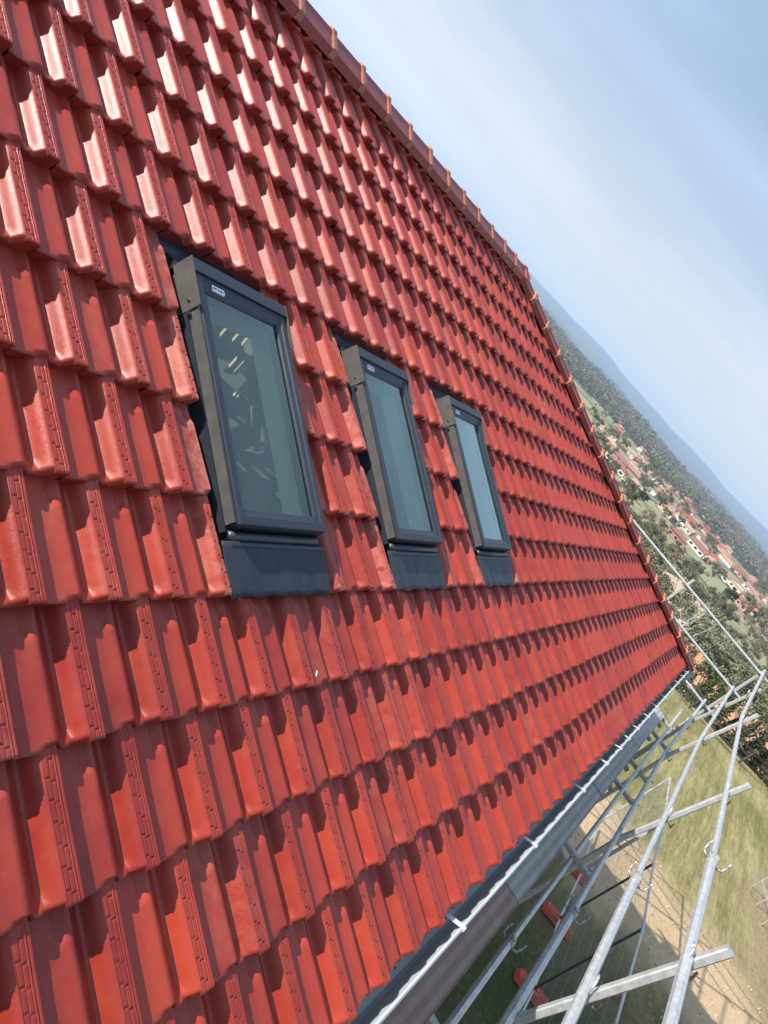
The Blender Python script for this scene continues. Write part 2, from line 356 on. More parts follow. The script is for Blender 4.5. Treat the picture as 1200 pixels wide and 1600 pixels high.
ROOF_BACK = hp(tile_field('roof', slope_back, (0, XE + 3.4), None, left=lambda y: y * CPI, openings=BACK_SUN_OPEN, seed=5))

def sub(o, parent):             # world-built sub-part
    o.parent = parent; o.matrix_parent_inverse = parent.matrix_world.inverted() if False else Matrix.Identity(4)
    return o
# ridge and hip caps -------------------------------------------------
def cap_run(name, p0, p1, length, drop_l, drop_r, parent, half=.115, start_collar=True):
    """angular cap tiles from p0 to p1; drop_* = sideways slope of each wing"""
    p0 = np.array(p0, float); p1 = np.array(p1, float); L = np.linalg.norm(p1 - p0); d = (p1 - p0) / L
    side = np.cross(d, [0, 0, 1.]); side /= np.linalg.norm(side); up = np.cross(side, d)
    cnt = max(1, int(round(L / length))); step = L / cnt
    for k in range(cnt):
        j = RNG.normal(0, .003, 2)
        mb = MB()
        def ring(s, w, t):
            prof = [(-half * w, -half * w * drop_l - .050), (-half * w * .98, -half * w * drop_l + .004), (-.040 * w, -.022), (-.018, 0), (.018, 0), (.040 * w, -.022), (half * w * .98, -half * w * drop_r + .004), (half * w, -half * w * drop_r - .050)]
            return [p0 + d * s + side * (a + j[0]) + up * (b + t + j[1] * .5) for a, b in prof]
        a, b = ring(k * step - .02, .96, .060), ring((k + 1) * step - .002, 1.03, .066)
        vv = a + b; n = 8
        mb.add(vv, [(i, i + 1, n + i + 1, n + i) for i in range(n - 1)] + [tuple(range(n, 2 * n))], 0)
        o = mb.build(name, M_CAP, parent)
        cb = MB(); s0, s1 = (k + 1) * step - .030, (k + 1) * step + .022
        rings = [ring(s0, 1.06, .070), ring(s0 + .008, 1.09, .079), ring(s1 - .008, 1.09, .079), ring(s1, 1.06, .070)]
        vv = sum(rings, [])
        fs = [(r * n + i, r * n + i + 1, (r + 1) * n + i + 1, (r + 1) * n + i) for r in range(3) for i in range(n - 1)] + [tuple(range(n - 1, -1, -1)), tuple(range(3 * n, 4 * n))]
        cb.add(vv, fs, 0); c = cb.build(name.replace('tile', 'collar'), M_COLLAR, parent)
ridge0 = slope_main([-3.4, YR, .0]); rx = XE - YR * CPI; ridge1 = slope_main([rx, YR, .0])
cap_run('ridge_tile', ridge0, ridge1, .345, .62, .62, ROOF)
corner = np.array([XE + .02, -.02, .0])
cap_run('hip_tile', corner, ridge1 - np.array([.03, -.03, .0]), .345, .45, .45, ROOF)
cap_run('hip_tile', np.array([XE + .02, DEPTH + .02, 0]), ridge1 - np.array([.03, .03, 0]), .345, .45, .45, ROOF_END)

# structure under the tiles -------------------------------------------
def under_plane(name, tf, poly_fn, m):
    pass
mb = MB()
def rect_holes(mb, tf, x0, x1, y0, y1, z, holes, m=0):
    xs = sorted({x0, x1, *[h[0] for h in holes], *[h[1] for h in holes]}); ys = sorted({y0, y1, *[h[2] for h in holes], *[h[3] for h in holes]})
    for a, b in zip(xs[:-1], xs[1:]):
        for c, d in zip(ys[:-1], ys[1:]):
            if any(h[0] <= a and b <= h[1] and h[2] <= c and d <= h[3] for h in holes): continue
            mb.add(tf(np.array([(a, c, z), (b, c, z), (b, d, z), (a, d, z)])), [(0, 1, 2, 3)], m)
holes = [(a + .02, b - .02, 4 * TH + .14, 8 * TH - .08) for a, b, _, _ in OPEN]
rect_holes(mb, slope_main, -3.4, rx, .05, YR, -.150, holes)
mb.add(slope_main(np.array([(rx, .05, -.150), (XE - .05, .05, -.150), (rx, YR, -.150)])), [(0, 1, 2)])
mb.add(slope_end(np.array([(.05, .05, -.150), (DEPTH - .05, .05, -.150), (DEPTH / 2, YR, -.150)])), [(0, 1, 2)])
bh = [(a + .02, b - .02, 9 * TH + .02, 13 * TH - .02) for a, b, _, _ in BACK_SUN_OPEN]
rect_holes(mb, slope_back, XE - rx, XE + 3.4, .05, YR, -.150, bh)
mb.add(slope_back(np.array([(XE - rx, .05, -.150), (XE - rx, YR, -.150), (.05, .05, -.150)])), [(0, 1, 2)])
hp(mb.build('sarking', M_SARK))
mb = MB(); mb.box((-3.3, .55, GZ), (XE - .55, .75, -.30)); mb.box((XE - .75, .55, GZ), (XE - .55, DEPTH - .55, -.30)); mb.box((-3.3, DEPTH - .75, GZ), (XE - .55, DEPTH - .55, -.30)); mb.box((-3.4, .55, GZ), (-3.25, DEPTH - .55, -.30))
hp(mb.build('wall', M_BRICK))
mb = MB(); mb.add([(-3.4, .0, -.31), (XE - .0, .0, -.31), (XE, DEPTH, -.31), (-3.4, DEPTH, -.31)], [(0, 1, 2, 3)])
for a in (0,): mb.box((-3.4, .021, -.34), (XE - .02, .04, -.12)); mb.box((XE - .022, .023, -.32), (XE, DEPTH - .023, -.10)); mb.box((-3.4, DEPTH - .022, -.32), (XE - .02, DEPTH, -.10))
hp(mb.build('fascia', M_CLAD))
# attic timbers and daylight-slot boards seen through the first pane
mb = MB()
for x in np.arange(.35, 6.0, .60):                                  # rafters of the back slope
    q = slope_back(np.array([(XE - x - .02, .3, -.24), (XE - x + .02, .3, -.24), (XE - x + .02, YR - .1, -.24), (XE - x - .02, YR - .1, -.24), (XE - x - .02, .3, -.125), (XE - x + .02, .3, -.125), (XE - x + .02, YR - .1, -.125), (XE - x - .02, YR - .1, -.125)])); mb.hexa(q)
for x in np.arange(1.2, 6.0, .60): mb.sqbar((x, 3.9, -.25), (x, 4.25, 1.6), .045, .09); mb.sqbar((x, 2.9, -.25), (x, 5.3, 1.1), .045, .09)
bt = MB()  # pale boards added to stand in for daylight showing between studs
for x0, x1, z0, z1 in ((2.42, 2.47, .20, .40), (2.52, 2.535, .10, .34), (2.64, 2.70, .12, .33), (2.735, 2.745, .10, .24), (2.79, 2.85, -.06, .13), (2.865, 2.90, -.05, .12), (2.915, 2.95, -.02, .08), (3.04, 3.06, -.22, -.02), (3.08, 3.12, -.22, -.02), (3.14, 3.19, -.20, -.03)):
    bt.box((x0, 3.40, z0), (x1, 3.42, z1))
hp(bt.build('daylight_slot_board', M_SLOT))
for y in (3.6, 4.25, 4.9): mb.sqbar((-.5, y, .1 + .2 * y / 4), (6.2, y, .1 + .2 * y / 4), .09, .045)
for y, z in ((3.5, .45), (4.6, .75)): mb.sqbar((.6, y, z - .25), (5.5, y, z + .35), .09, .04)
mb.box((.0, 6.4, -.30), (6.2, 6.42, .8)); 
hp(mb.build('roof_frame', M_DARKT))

# gutter ---------------------------------------------------------------
def gutter_profile(): return [(.022, -.080), (.022, -.200), (.002, -.209), (-.052, -.209), (-.064, -.190), (-.068, -.046), (-.074, -.038), (-.081, -.042), (-.081, -.050), (-.075, -.053), (-.070, -.193), (-.056, -.214), (.006, -.214), (.026, -.205), (.026, -.080)]
mb = MB(); mb.prism(gutter_profile(), -3.4, XE + .16, closed=True)
gut = hp(mb.build('gutter', M_GUT))
mb = MB(); mb.prism(gutter_profile(), -.16, DEPTH + .16, tf=lambda c: np.stack([XE - c[:, 1], c[:, 0], c[:, 2]], -1))
gut2 = hp(mb.build('gutter', M_GUT))
for x in (.85, 1.79, 2.78, 3.86, 4.61, 5.14, 5.53, 5.98, 6.6, 7.2, 7.85, 8.5, 9.1, 9.7, 10.2):
    mb = MB(); mb.hexa(np.array([(x - .014, -.076, -.0365), (x + .014, -.076, -.0365), (x + .014, .020, -.085), (x - .014, .020, -.085), (x - .014, -.076, -.0335), (x + .014, -.076, -.0335), (x + .014, .020, -.082), (x - .014, .020, -.082)]))
    mb.box((x - .014, -.085, -.060), (x + .014, -.0765, -.033))
    sub(mb.build('gutter_strap', M_STRAP), gut)
mb = MB()
for i in range(150):
    x = random.uniform(.2, 3.6) if i < 110 else random.uniform(3.6, 9); y = -.004 - abs(random.gauss(0, .018)); s = random.uniform(.004, .012); a = random.uniform(0, 6.3)
    c, sn = math.cos(a) * s, math.sin(a) * s * .6; z = -.2075 + random.uniform(.0, .006)
    mb.add([(x - c, y - sn, z), (x + sn, y - c * .5, z + .003), (x + c, y + sn, z + .001), (x - sn, y + c * .5, z + .005)], [(0, 1, 2, 3)])
tag(mb.build('leaf_litter', M_DEBRIS), 'dark leaf litter lying in the bottom of the roof gutter', 'leaf litter', kind='stuff')

# skylights ------------------------------------------------------------
def glass_material():
    m = bpy.data.materials.new('tinted_glass'); m.use_nodes = True; nt = m.node_tree; nt.nodes.clear(); L = nt.links.new
    out = N(nt, 'ShaderNodeOutputMaterial'); mxs = N(nt, 'ShaderNodeMixShader'); tr = N(nt, 'ShaderNodeBsdfTransparent'); gl = N(nt, 'ShaderNodeBsdfGlossy'); fr = N(nt, 'ShaderNodeFresnel')
    tr.inputs['Color'].default_value = (.74, .90, .84, 1); gl.inputs['Roughness'].default_value = .012; gl.inputs['Color'].default_value = (.80, .97, .87, 1); fr.inputs['IOR'].default_value = 1.62
    pw_ = N(nt, 'ShaderNodeMath', operation='POWER'); pw_.inputs[1].default_value = 1.5; mu = N(nt, 'ShaderNodeMath', operation='MULTIPLY_ADD'); mu.inputs[1].default_value = 5.4; mu.inputs[2].default_value = .03; mu.use_clamp = True
    L(fr.outputs[0], pw_.inputs[0]); L(pw_.outputs[0], mu.inputs[0]); L(mu.outputs[0], mxs.inputs[0]); L(tr.outputs[0], mxs.inputs[1]); L(gl.outputs[0], mxs.inputs[2]); L(mxs.outputs[0], out.inputs['Surface'])
    return m
M_GLASS = glass_material()
def skylight(k):
    ox = 1.10 * k
    def tf(c): c = np.array(c, float); c[..., 0] += ox; return slope_main(c)
    x0, x1, y0, y1 = .802, 1.306, 1.497, 2.418; zt = .032; zb = -.03
    fw = .056
    # sash frame: four mitred rails with a raised outer edge and a sloping inner bead
    mb = MB()
    def rail(pa, pb, ia, ib):   # outer and inner corners; profile across
        prof = []
        for (o, i) in ((pa, ia), (pb, ib)):
            o = np.array(o); i = np.array(i)
            prof.append([(o, zb), (o, zt - .004), (o + (i - o) * .07, zt), (o + (i - o) * .50, zt), (o + (i - o) * .58, zt - .006), (o + (i - o) * .92, zt - .012), (i, zt - .020), (i, zb)])
        vv = [(p[0], p[1], z) for ring in prof for p, z in ring]; n = 8
        mb.add(tf(np.array(vv)), [(j, (j + 1) % n, n + (j + 1) % n, n + j) for j in range(n)])
    o_ = [(x0, y0), (x1, y0), (x1, y1), (x0, y1)]; i_ = [(x0 + fw, y0 + fw * 1.1), (x1 - fw * .8, y0 + fw * 1.1), (x1 - fw * .8, y1 - fw * 1.5), (x0 + fw, y1 - fw * 1.5)]
    for a in range(4): b = (a + 1) % 4; rail(o_[a], o_[b], i_[a], i_[b])
    S = hp(mb.build('skylight', M_FRAME))
    tag(S, ['nearest and largest-looking skylight, showing roof timbers through its glass', 'middle skylight of the row, its glass mirroring pale sky', 'farthest skylight of the row, its glass mirroring pale sky'][k])
    # glass
    mb = MB(); mb.box((i_[0][0] - .004, i_[0][1] - .004, zt - .030), (i_[1][0] + .004, i_[2][1] + .004, zt - .0295), tf=tf)
    me_f = [(0, 1, 2, 3)]
    g = MB(); zg = zt - .022; gx0, gx1, gy0, gy1 = i_[0][0] - .002, i_[1][0] + .002, i_[0][1] - .002, i_[2][1] + .002
    g.add(tf(np.array([(gx0, gy0, zg), (gx1, gy0, zg), (gx1, gy1, zg), (gx0, gy1, zg)])), me_f)
    sub(g.build('pane', M_GLASS), S)
    # hood along the top with its cheeks
    mb = MB(); mb.box((x0 - .012, y1 - .034, zt + .0015), (x1 + .012, y1 + .016, zt + .009), tf=tf)
    mb.box((x0 - .012, y1 + .0005, zb), (x1 + .012, y1 + .016, zt + .001), tf=tf)
    sub(mb.build('hood', M_FRAME, bevel=.003), S)
    mb = MB()
    chs = []
    for xa, xb in ((x0 - .0155, x0 - .0125), (x1 + .0125, x1 + .0155)):
        mb = MB(); mb.box((xa, y1 - .165, -.045), (xb, y1 + .018, zt + .011), tf=tf); chs.append(sub(mb.build('hood_cheek', M_CLAD), S))
    ch = S
    mb = MB(); dn = tf(np.array([(x0 - .0155, y1 - .130, -.002), (x0 - .020, y1 - .130, -.002), (x0 - .0095, y1 - .176, -.010), (x0 - .021, y1 - .176, -.010)]))
    mb.bar(dn[0], dn[1], .006, n=10); sub(mb.build('screw', M_SCREW), ch); mb = MB(); mb.bar(dn[2], dn[3], .007, n=10); sub(mb.build('screw', M_SCREW), ch)
    # side cladding, deeper towards the bottom
    for xa, xb in ((x0 - .0095, x0 - .0015), (x1 + .0015, x1 + .0095)):
        mb = MB(); mb.hexa(tf(np.array([(xa, y0 + .01, -.060), (xb, y0 + .01, -.060), (xb, y1 - .01, -.060), (xa, y1 - .01, -.060), (xa, y0 + .01, zt - .012), (xb, y0 + .01, zt - .012), (xb, y1 - .01, zt - .004), (xa, y1 - .01, zt - .004)])))
        sub(mb.build('side_cladding', M_CLAD), S)
    # sill cover and rounded bar under the bottom rail
    mb = MB(); mb.box((x0 + .004, y0 - .004, -.03), (x1 - .004, y0 - .0005, zt - .014), tf=tf)
    cy, cz, r = y0 - .026, -.022, .019
    prof = [(cy + r * math.cos(a), cz + r * math.sin(a)) for a in np.linspace(R(-30), R(250), 12)] 
    mb.prism(prof, x0 - .004, x1 - .012, tf=tf, smooth=True)
    mb.box((x0 - .010, y0 - .062, -.020), (x1 + .012, y0 - .05, -.004), tf=tf)
    sub(mb.build('sill_bar', M_FRAME), S)
    # tray around the frame
    mb = MB(); a, b = .7515 , 1.3335; zz = -.074
    for xa, xb in ((a, x0 - .010), (x1 + .010, b)):
        mb.box((xa, 1.30, zz - .004), (xb, 2.60, zz), tf=tf)
    mb.box((a, y1 + .017, zz - .003), (b, 2.62, zz + .001), tf=tf)
    mb.hexa(tf(np.array([(x0 - .01, y1 + .018, zz + .0015), (x1 + .01, y1 + .018, zz + .0015), (x1 + .01, y1 + .10, zz + .0015), (x0 - .01, y1 + .10, zz + .0015), (x0 - .01, y1 + .018, zz + .050), (x1 + .01, y1 + .018, zz + .050), (x1 + .01, y1 + .085, zz + .004), (x0 - .01, y1 + .085, zz + .004)])))
    for xa, xb in ((x0 - .0175, x0 - .0105), (x1 + .0105, x1 + .0175)): mb.box((xa, y0 - .01, zz + .0012), (xb, y1 - .17, -.018), tf=tf)
    # foam wedges that show as dark waves under the cut tiles
    for (ya, yb) in ((1.62, 1.80), (1.94, 2.12), (2.26, 2.36)):
        mb.hexa(tf(np.array([(a, ya, zz + .0005), (x0 - .012, ya + .03, zz + .0005), (x0 - .012, yb - .03, zz + .0005), (a, yb, zz + .0005), (a + .008, ya + .04, zz + .034), (a + .016, ya + .05, zz + .034), (a + .016, yb - .05, zz + .034), (a + .008, yb - .04, zz + .034)])))
    sub(mb.build('flashing', M_FRAME), S)
    # pleated apron
    nx = 260 if k == 0 else 120; ny = 10; xs = np.linspace(a - .004, b - .012, nx); ys = np.linspace(1.272, y0 - .045, ny)
    gx, gy = np.meshgrid(xs, ys); t = (gy - ys[0]) / (ys[-1] - ys[0])
    amp = (.0017 if k == 0 else .0005)
    z = -.013 + .006 * t ** .7 + amp * np.sin(gx * 2 * math.pi / .0085) + .0022 * np.sin(gx * 23 + 2 + k) * (1 - t) + .0016 * np.sin(gx * 61 + gy * 14) * (1 - t)
    if k: z -= .0030 * np.exp(-(((gx - a) % .165 - .08) / .005) ** 2)
    yo = gy + .004 * np.sin(gx * 47 + k) * (1 - t) ** 3
    P = np.stack([gx, yo, z], -1).reshape(-1, 3); P2 = P.copy(); idx = np.arange(nx * ny).reshape(ny, nx)
    q = np.stack([idx[:-1, :-1], idx[:-1, 1:], idx[1:, 1:], idx[1:, :-1]], -1).reshape(-1, 4)
    ap = link('apron', fast_mesh('apron', tf(P), q, M_APRON), S); so_ = ap.modifiers.new('solid', 'SOLIDIFY'); so_.thickness = .002; so_.offset = -1
    # lining of the well
    mb = MB(); d0 = -.115; 
    c = [(gx0, gy0), (gx1, gy0), (gx1, gy1), (gx0, gy1)]
    for i in range(4):
        j = (i + 1) % 4; mb.add(tf(np.array([(*c[i], zg - .006), (*c[j], zg - .006), (*c[j], d0), (*c[i], d0)])), [(0, 1, 2, 3)])
    sub(mb.build('lining', M_LINING), S)
    # sticker on the top rail
    mb = MB(); lx, ly = x0 + .085, y1 - .070; zs = zt - .004
    def quad(xa, ya, xb, yb, z, m): mb.add(tf(np.array([(xa, ya, z), (xb, ya, z), (xb, yb, z), (xa, yb, z)])), [(0, 1, 2, 3)], m)
    mb.box((lx, ly, zt - .012), (lx + .062, ly + .020, zs + .0005), m=0, tf=tf)
    quad(lx + .004, ly + .006, lx + .022, ly + .015, zs + .001, 1)
    for i in range(4): quad(lx + .027 + .008 * i, ly + .004, lx + .032 + .008 * i, ly + .016 - .003 * (i % 2), zs + .001, 2)
    sub(mb.build('sticker', [M_STICK, M_STICKP, M_STICKB]), S)
    return S
for k in range(3): skylight(k)

# small pale shaving lying on a tile
mb = MB(); p = slope_main(np.array([[1.150, .985, -.030]]))[0]
pts = [p + np.array([.012 * t - .004, .030 * t * CPI, .030 * t * SPI + .006 * math.sin(t * 3)]) for t in np.linspace(-.6, .6, 7)]
for a_, b_, r in zip(pts[:-1], pts[1:], (.0018, .0028, .0034, .0030, .0024, .0016)): mb.bar(a_, b_, r, n=6)
tag(mb.build('wood_shaving', mat('pale_shaving', (.8, .74, .62), .7)), 'small curled pale shaving lying on a red tile below the skylights', 'shaving')

# ------------------------------------------------------------------ scaffold
SC = empty('scaffold', (2.83, -.72, GZ)); SCI = Matrix.Translation(-SC.location)
tag(SC, 'galvanised steel scaffold with guard rails and plank deck beside the roof eave', 'scaffold')
def sp(o, par=None):
    o.parent = par or SC
    if par is None: o.matrix_parent_inverse = SCI
    return o
def lean(x, z): return (x, -.72 - .135 * (z + .70), z)      # posts lean outwards a little
POSTS = (-1.0, 2.83, 5.80, 9.15, 11.36)
OUT = .052
def yz(p, off=0): return Vector((p[0], p[1] - off, p[2]))
for i, x in enumerate(POSTS):
    top = .47; mb = MB(); a = lean(x, GZ + 0.02); a = (x, -.72 + .02, GZ + .02)
    mb.sqbar((x, -.735, GZ), (x, -.72, -.70), .050, .050)
    mb.sqbar(lean(x, -.70), lean(x, top), .052, .046)
    po = sp(mb.build('post', M_GALV if i < 4 else M_GALVD))
    for z in (-.70, -.22, .29):                                # wire hooks that tie the rails
        q = Vector(lean(x, z)); mb = MB()
        pts = [q + Vector((-.045, .03, -.03)), q + Vector((-.045, .055, .045)), q + Vector((-.01, .055, .05)), q + Vector((.04, .055, .045)), q + Vector((.045, .02, -.04)), q + Vector((.07, -.04, -.05))]
        mb.path(pts, .006, 6); sp(mb.build('hook', M_GALV), po)
        mb = MB(); mb.path([q + Vector((.0, -.03, -.06)), q + Vector((.05, -.07, -.085)), q + Vector((.075, -.065, -.04))], .007, 6); sp(mb.build('hook', M_RUST), po)
def P3(x, y, z): return Vector((x, y, z))
rails = [  # near end, joint, far end ; y is brought in front of the posts by OUT
    ('rail', [(-1.2, -.70, -1.26), (4.15, -.70, -1.24), (13.3, -.70, -1.02)]),
    ('rail', [(-1.2, -.72, -.71), (4.05, -.72, -.67), (9.14, -.72, -.74), (12.62, -.72, -.47)]),
    ('rail', [(-1.2, -.79, -.29), (4.30, -.79, -.26), (9.0, -.79, -.24), (12.68, -.79, .02)]),
    ('rail', [(-1.2, -.86, .22), (4.08, -.86, .31), (9.3, -.86, .28), (12.66, -.86, .54)])]
for nm, pts in rails:
    sh = .046
    pts = [Vector((p[0], p[1] + sh, p[2])) for p in pts]
    mb = MB()
    for i, (a, b) in enumerate(zip(pts[:-1], pts[1:])):
        r = .029 if i == 0 else .0225
        mb.bar(a, b, r, n=8)
    ro = sp(mb.build(nm, M_GALV if nm == 'rail' else M_GALVD))
    j = pts[1]; mb = MB(); mb.bar(j + Vector((-.055, 0, 0)), j + Vector((.035, 0, 0)), .036, n=8)
    mb.sqbar(j + Vector((-.02, -.01, -.055)), j + Vector((.0, .0, .05)), .05, .03)
    for s_ in (-1, 1): mb.path([j + Vector((-.02, .035 * s_, -.01)), j + Vector((-.015, .075 * s_, .005)), j + Vector((.02, .082 * s_, .045)), j + Vector((.03, .08 * s_, .075))], .0075, 6)
    sp(mb.build('coupler', M_GALVD), ro)
# hip end guard
mb = MB(); mb.sqbar((12.65, -.80, GZ), (12.65, -.80, .60), .05); sp(mb.build('post', M_GALVD))
for y in (1.0, 3.4, 5.8): 
    mb = MB(); mb.sqbar((12.65, y, GZ), (12.65, y, .66), .048); sp(mb.build('post', M_GALV))
for z0, z1 in ((.50, .55), (-.01, .01), (-.53, -.51)):
    mb = MB(); mb.bar((12.60, -.95, z0), (12.60, 7.4, z1), .0225, n=8); sp(mb.build('rail', M_GALV))
# transoms and deck
for x in (2.83, 5.80, 8.10, 9.15, 11.10, 12.24):
    mb = MB(); mb.sqbar((x, .52, -1.165), (x, -.84, -1.165), .055, .055); mb.sqbar((x + .03, -.62, -1.30), (x + .03, -.30, -1.205), .03, .06)
    mb.path([(x, -.80, -1.13), (x, -.845, -1.10), (x, -.90, -1.12)], .008, 6)
    sp(mb.build('transom', M_GALVD))
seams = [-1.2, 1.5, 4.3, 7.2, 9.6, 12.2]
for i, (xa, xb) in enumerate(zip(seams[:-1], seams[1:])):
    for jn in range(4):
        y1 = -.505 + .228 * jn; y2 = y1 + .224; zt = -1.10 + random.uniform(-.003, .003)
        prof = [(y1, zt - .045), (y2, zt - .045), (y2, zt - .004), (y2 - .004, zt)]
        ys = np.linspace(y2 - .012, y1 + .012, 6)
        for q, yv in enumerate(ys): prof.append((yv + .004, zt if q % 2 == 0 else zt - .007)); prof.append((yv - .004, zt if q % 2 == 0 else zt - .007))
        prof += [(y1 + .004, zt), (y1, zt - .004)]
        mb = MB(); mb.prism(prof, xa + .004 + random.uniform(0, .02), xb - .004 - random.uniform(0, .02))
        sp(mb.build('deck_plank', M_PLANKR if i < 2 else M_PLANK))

# ------------------------------------------------------------------ land
PR = np.array([0,35.3,37,45.5,58,100,200,330,520,650,780,1000,1150,1320,1500,1700,2100,3000,3700,4100,4700,5800,6600,7200,8000,8800.])
PZ = np.array([-5.0,-5.05,-5.3,-7.6,-10.4,-15.0,-17.5,-17.6,-17.6,-17.8,-18.0,-15,-13,-6,4,5,-5,5,30,34,15,70,150,183,170,100.])
def height(X, Y):
    X = np.asarray(X, float); Y = np.asarray(Y, float); r = np.hypot(X, Y)
    xf = X + .55 * Y; near = np.clip((80 - r) / 40, 0, 1)
    rr = np.where(X > 0, near * np.maximum(xf, 0) + (1 - near) * r, 0 * r); rr = np.where(r > 80, r, rr)
    z = np.interp(rr, PR, PZ); az = np.degrees(np.arctan2(Y, X))
    far = np.clip((r - 2600) / 1200, 0, 1)
    z = z + far * (7*np.sin(az*.35+1) + 7*np.sin(az*.62+r*.0011) + 5*np.sin(az*1.15+2-r*.0006) + 2.2*np.sin(az*2.3+r*.002))
    mid = np.clip((r - 900) / 300, 0, 1) * (1 - far)
    z = z + mid * (2.0*np.sin(az*.5) + 1.2*np.sin(az*1.3+r*.01))
    back = np.clip((-X - 20) / 60, 0, 1) * 0
    return z + back
def H(x, y): return float(height(x, y))
def ground_material():
    m = bpy.data.materials.new('land'); m.use_nodes = True; nt = m.node_tree; b = nt.nodes['Principled BSDF']; L = nt.links.new
    b.inputs['Roughness'].default_value = .95; b.inputs['Specular IOR Level'].default_value = .1
    tc = N(nt, 'ShaderNodeTexCoord'); sep = N(nt, 'ShaderNodeSeparateXYZ'); L(tc.outputs['Object'], sep.inputs[0])
    def noise(scale, det=5, rough=.6, vec=None, sc=None, rot=0):
        n = N(nt, 'ShaderNodeTexNoise'); n.inputs['Scale'].default_value = scale; n.inputs['Detail'].default_value = det; n.inputs['Roughness'].default_value = rough
        if sc:
            mpn = N(nt, 'ShaderNodeMapping'); mpn.inputs['Scale'].default_value = sc; mpn.inputs['Rotation'].default_value = (0, 0, rot); L(tc.outputs['Object'], mpn.inputs[0]); L(mpn.outputs[0], n.inputs['Vector'])
        else: L(tc.outputs['Object'], n.inputs['Vector'])
        return n.outputs['Fac']
    def rng(v, a, b2, c=0, d=1):
        n = N(nt, 'ShaderNodeMapRange'); n.interpolation_type = 'SMOOTHSTEP'
        for i, q in enumerate((a, b2, c, d)): n.inputs[i + 1].default_value = q
        L(v, n.inputs[0]); return n.outputs[0]
    def math_(op, a, b2):
        n = N(nt, 'ShaderNodeMath', operation=op)
        for i, q in enumerate((a, b2)):
            if isinstance(q, (int, float)): n.inputs[i].default_value = q
            else: L(q, n.inputs[i])
        return n.outputs[0]
    def mixc(f, a, b2):
        n = N(nt, 'ShaderNodeMix', data_type='RGBA')
        if isinstance(f, (int, float)): n.inputs[0].default_value = f
        else: L(f, n.inputs[0])
        for i, q in ((6, a), (7, b2)):
            if isinstance(q, tuple): n.inputs[i].default_value = (*q, 1)
            else: L(q, n.inputs[i])
        return n.outputs[2]
    # lawn: green worn by dry stripes
    stripes = noise(1.0, 4, .65, sc=(.22, 3.2, 1), rot=R(28)); fine = noise(9, 6, .75); patch = noise(.35, 4, .55)
    streak = noise(1.0, 5, .75, sc=(1.3, 11, 1), rot=R(28)); grit = noise(26, 6, .8)
    f = math_('ADD', math_('MULTIPLY', math_('ADD', math_('MULTIPLY', stripes, .45), math_('MULTIPLY', streak, .55)), .52), math_('ADD', math_('MULTIPLY', math_('ADD', math_('MULTIPLY', fine, .5), math_('MULTIPLY', grit, .5)), .30), math_('MULTIPLY', patch, .22)))
    lawn = mixc(rng(f, .44, .66), (.165, .155, .055), (.46, .38, .19))
    # worn soil track that crosses the lawn past the end of the house
    wob = noise(.5, 3, .5); xs = math_('ADD', sep.outputs[0], math_('MULTIPLY', math_('SUBTRACT', wob, .5), 3.4))
    tr = math_('MULTIPLY', rng(xs, 14.0, 15.5), rng(xs, 17.8, 20.0, 1, 0))
    soil = mixc(rng(math_('ADD', math_('MULTIPLY', fine, .5), math_('MULTIPLY', grit, .5)), .38, .64), (.50, .345, .20), (.62, .47, .295))
    c = mixc(math_('MULTIPLY', tr, rng(math_('ADD', fine, patch), .60, 1.0, .55, 1.0)), lawn, soil)
    br = math_('MULTIPLY', rng(math_('ADD', sep.outputs[1], math_('MULTIPLY', wob, 2.0)), -4.9, -6.4, 0, 1), rng(xs, 17.6, 19.6))
    br = math_('MULTIPLY', br, rng(xs, 25, 29.5, 1, 0))
    c = mixc(math_('MULTIPLY', br, rng(noise(2.2, 5, .7), .36, .62, .3, 1)), c, mixc(rng(fine, .3, .7), (.26, .19, .115), (.42, .32, .20)))
    lush = math_('MULTIPLY', rng(xs, 13.2, 15.1, 1, 0), 1.0)
    c = mixc(lush, c, mixc(rng(math_('ADD', fine, patch), .8, 1.2), (.065, .080, .028), (.17, .145, .075)))
    # valley floor, wooded slopes
    ln = N(nt, 'ShaderNodeVectorMath', operation='LENGTH'); L(tc.outputs['Object'], ln.inputs[0]); d = ln.outputs['Value']
    big = noise(.012, 6, .6); val = mixc(rng(big, .38, .58), (.135, .140, .065), (.30, .275, .15))
    c = mixc(rng(d, 39, 54), c, val)
    wood = mixc(rng(noise(.05, 6, .8), .4, .65), (.035, .045, .026), (.075, .075, .045))
    c = mixc(rng(d, 800, 860), c, wood)
    c = mixc(math_('MULTIPLY', rng(d, 1440, 1490), rng(d, 1740, 1800, 1, 0)), c, (.22, .21, .10))
    farw = mixc(rng(noise(.0035, 7, .75), .45, .66), (.028, .040, .022), (.075, .085, .045))
    c = mixc(rng(d, 1850, 2000), c, farw)
    clear = math_('MULTIPLY', rng(noise(.0016, 5, .6), .585, .61), rng(d, 1900, 2100)); clear = math_('MULTIPLY', clear, rng(d, 4200, 5600, 1, 0))
    c = mixc(clear, c, (.19, .18, .09))
    L(c, b.inputs['Base Color'])
    bn = math_('ADD', fine, math_('MULTIPLY', noise(45, 4, .8), .7))
    bu = N(nt, 'ShaderNodeBump'); bu.inputs['Strength'].default_value = .9; bu.inputs['Distance'].default_value = .05; L(bn, bu.inputs['Height']); L(bu.outputs[0], b.inputs['Normal'])
    return m
az = np.radians(np.concatenate([np.arange(-180, -42, 6), np.arange(-42, 62, .4), np.arange(62, 180, 6)]))
rad = np.concatenate([[.5], np.arange(4, 60, 1.6), np.geomspace(60, 1300, 70), np.geomspace(1350, 9200, 80)])
A, RR = np.meshgrid(az, rad); GX, GY = RR * np.cos(A), RR * np.sin(A)
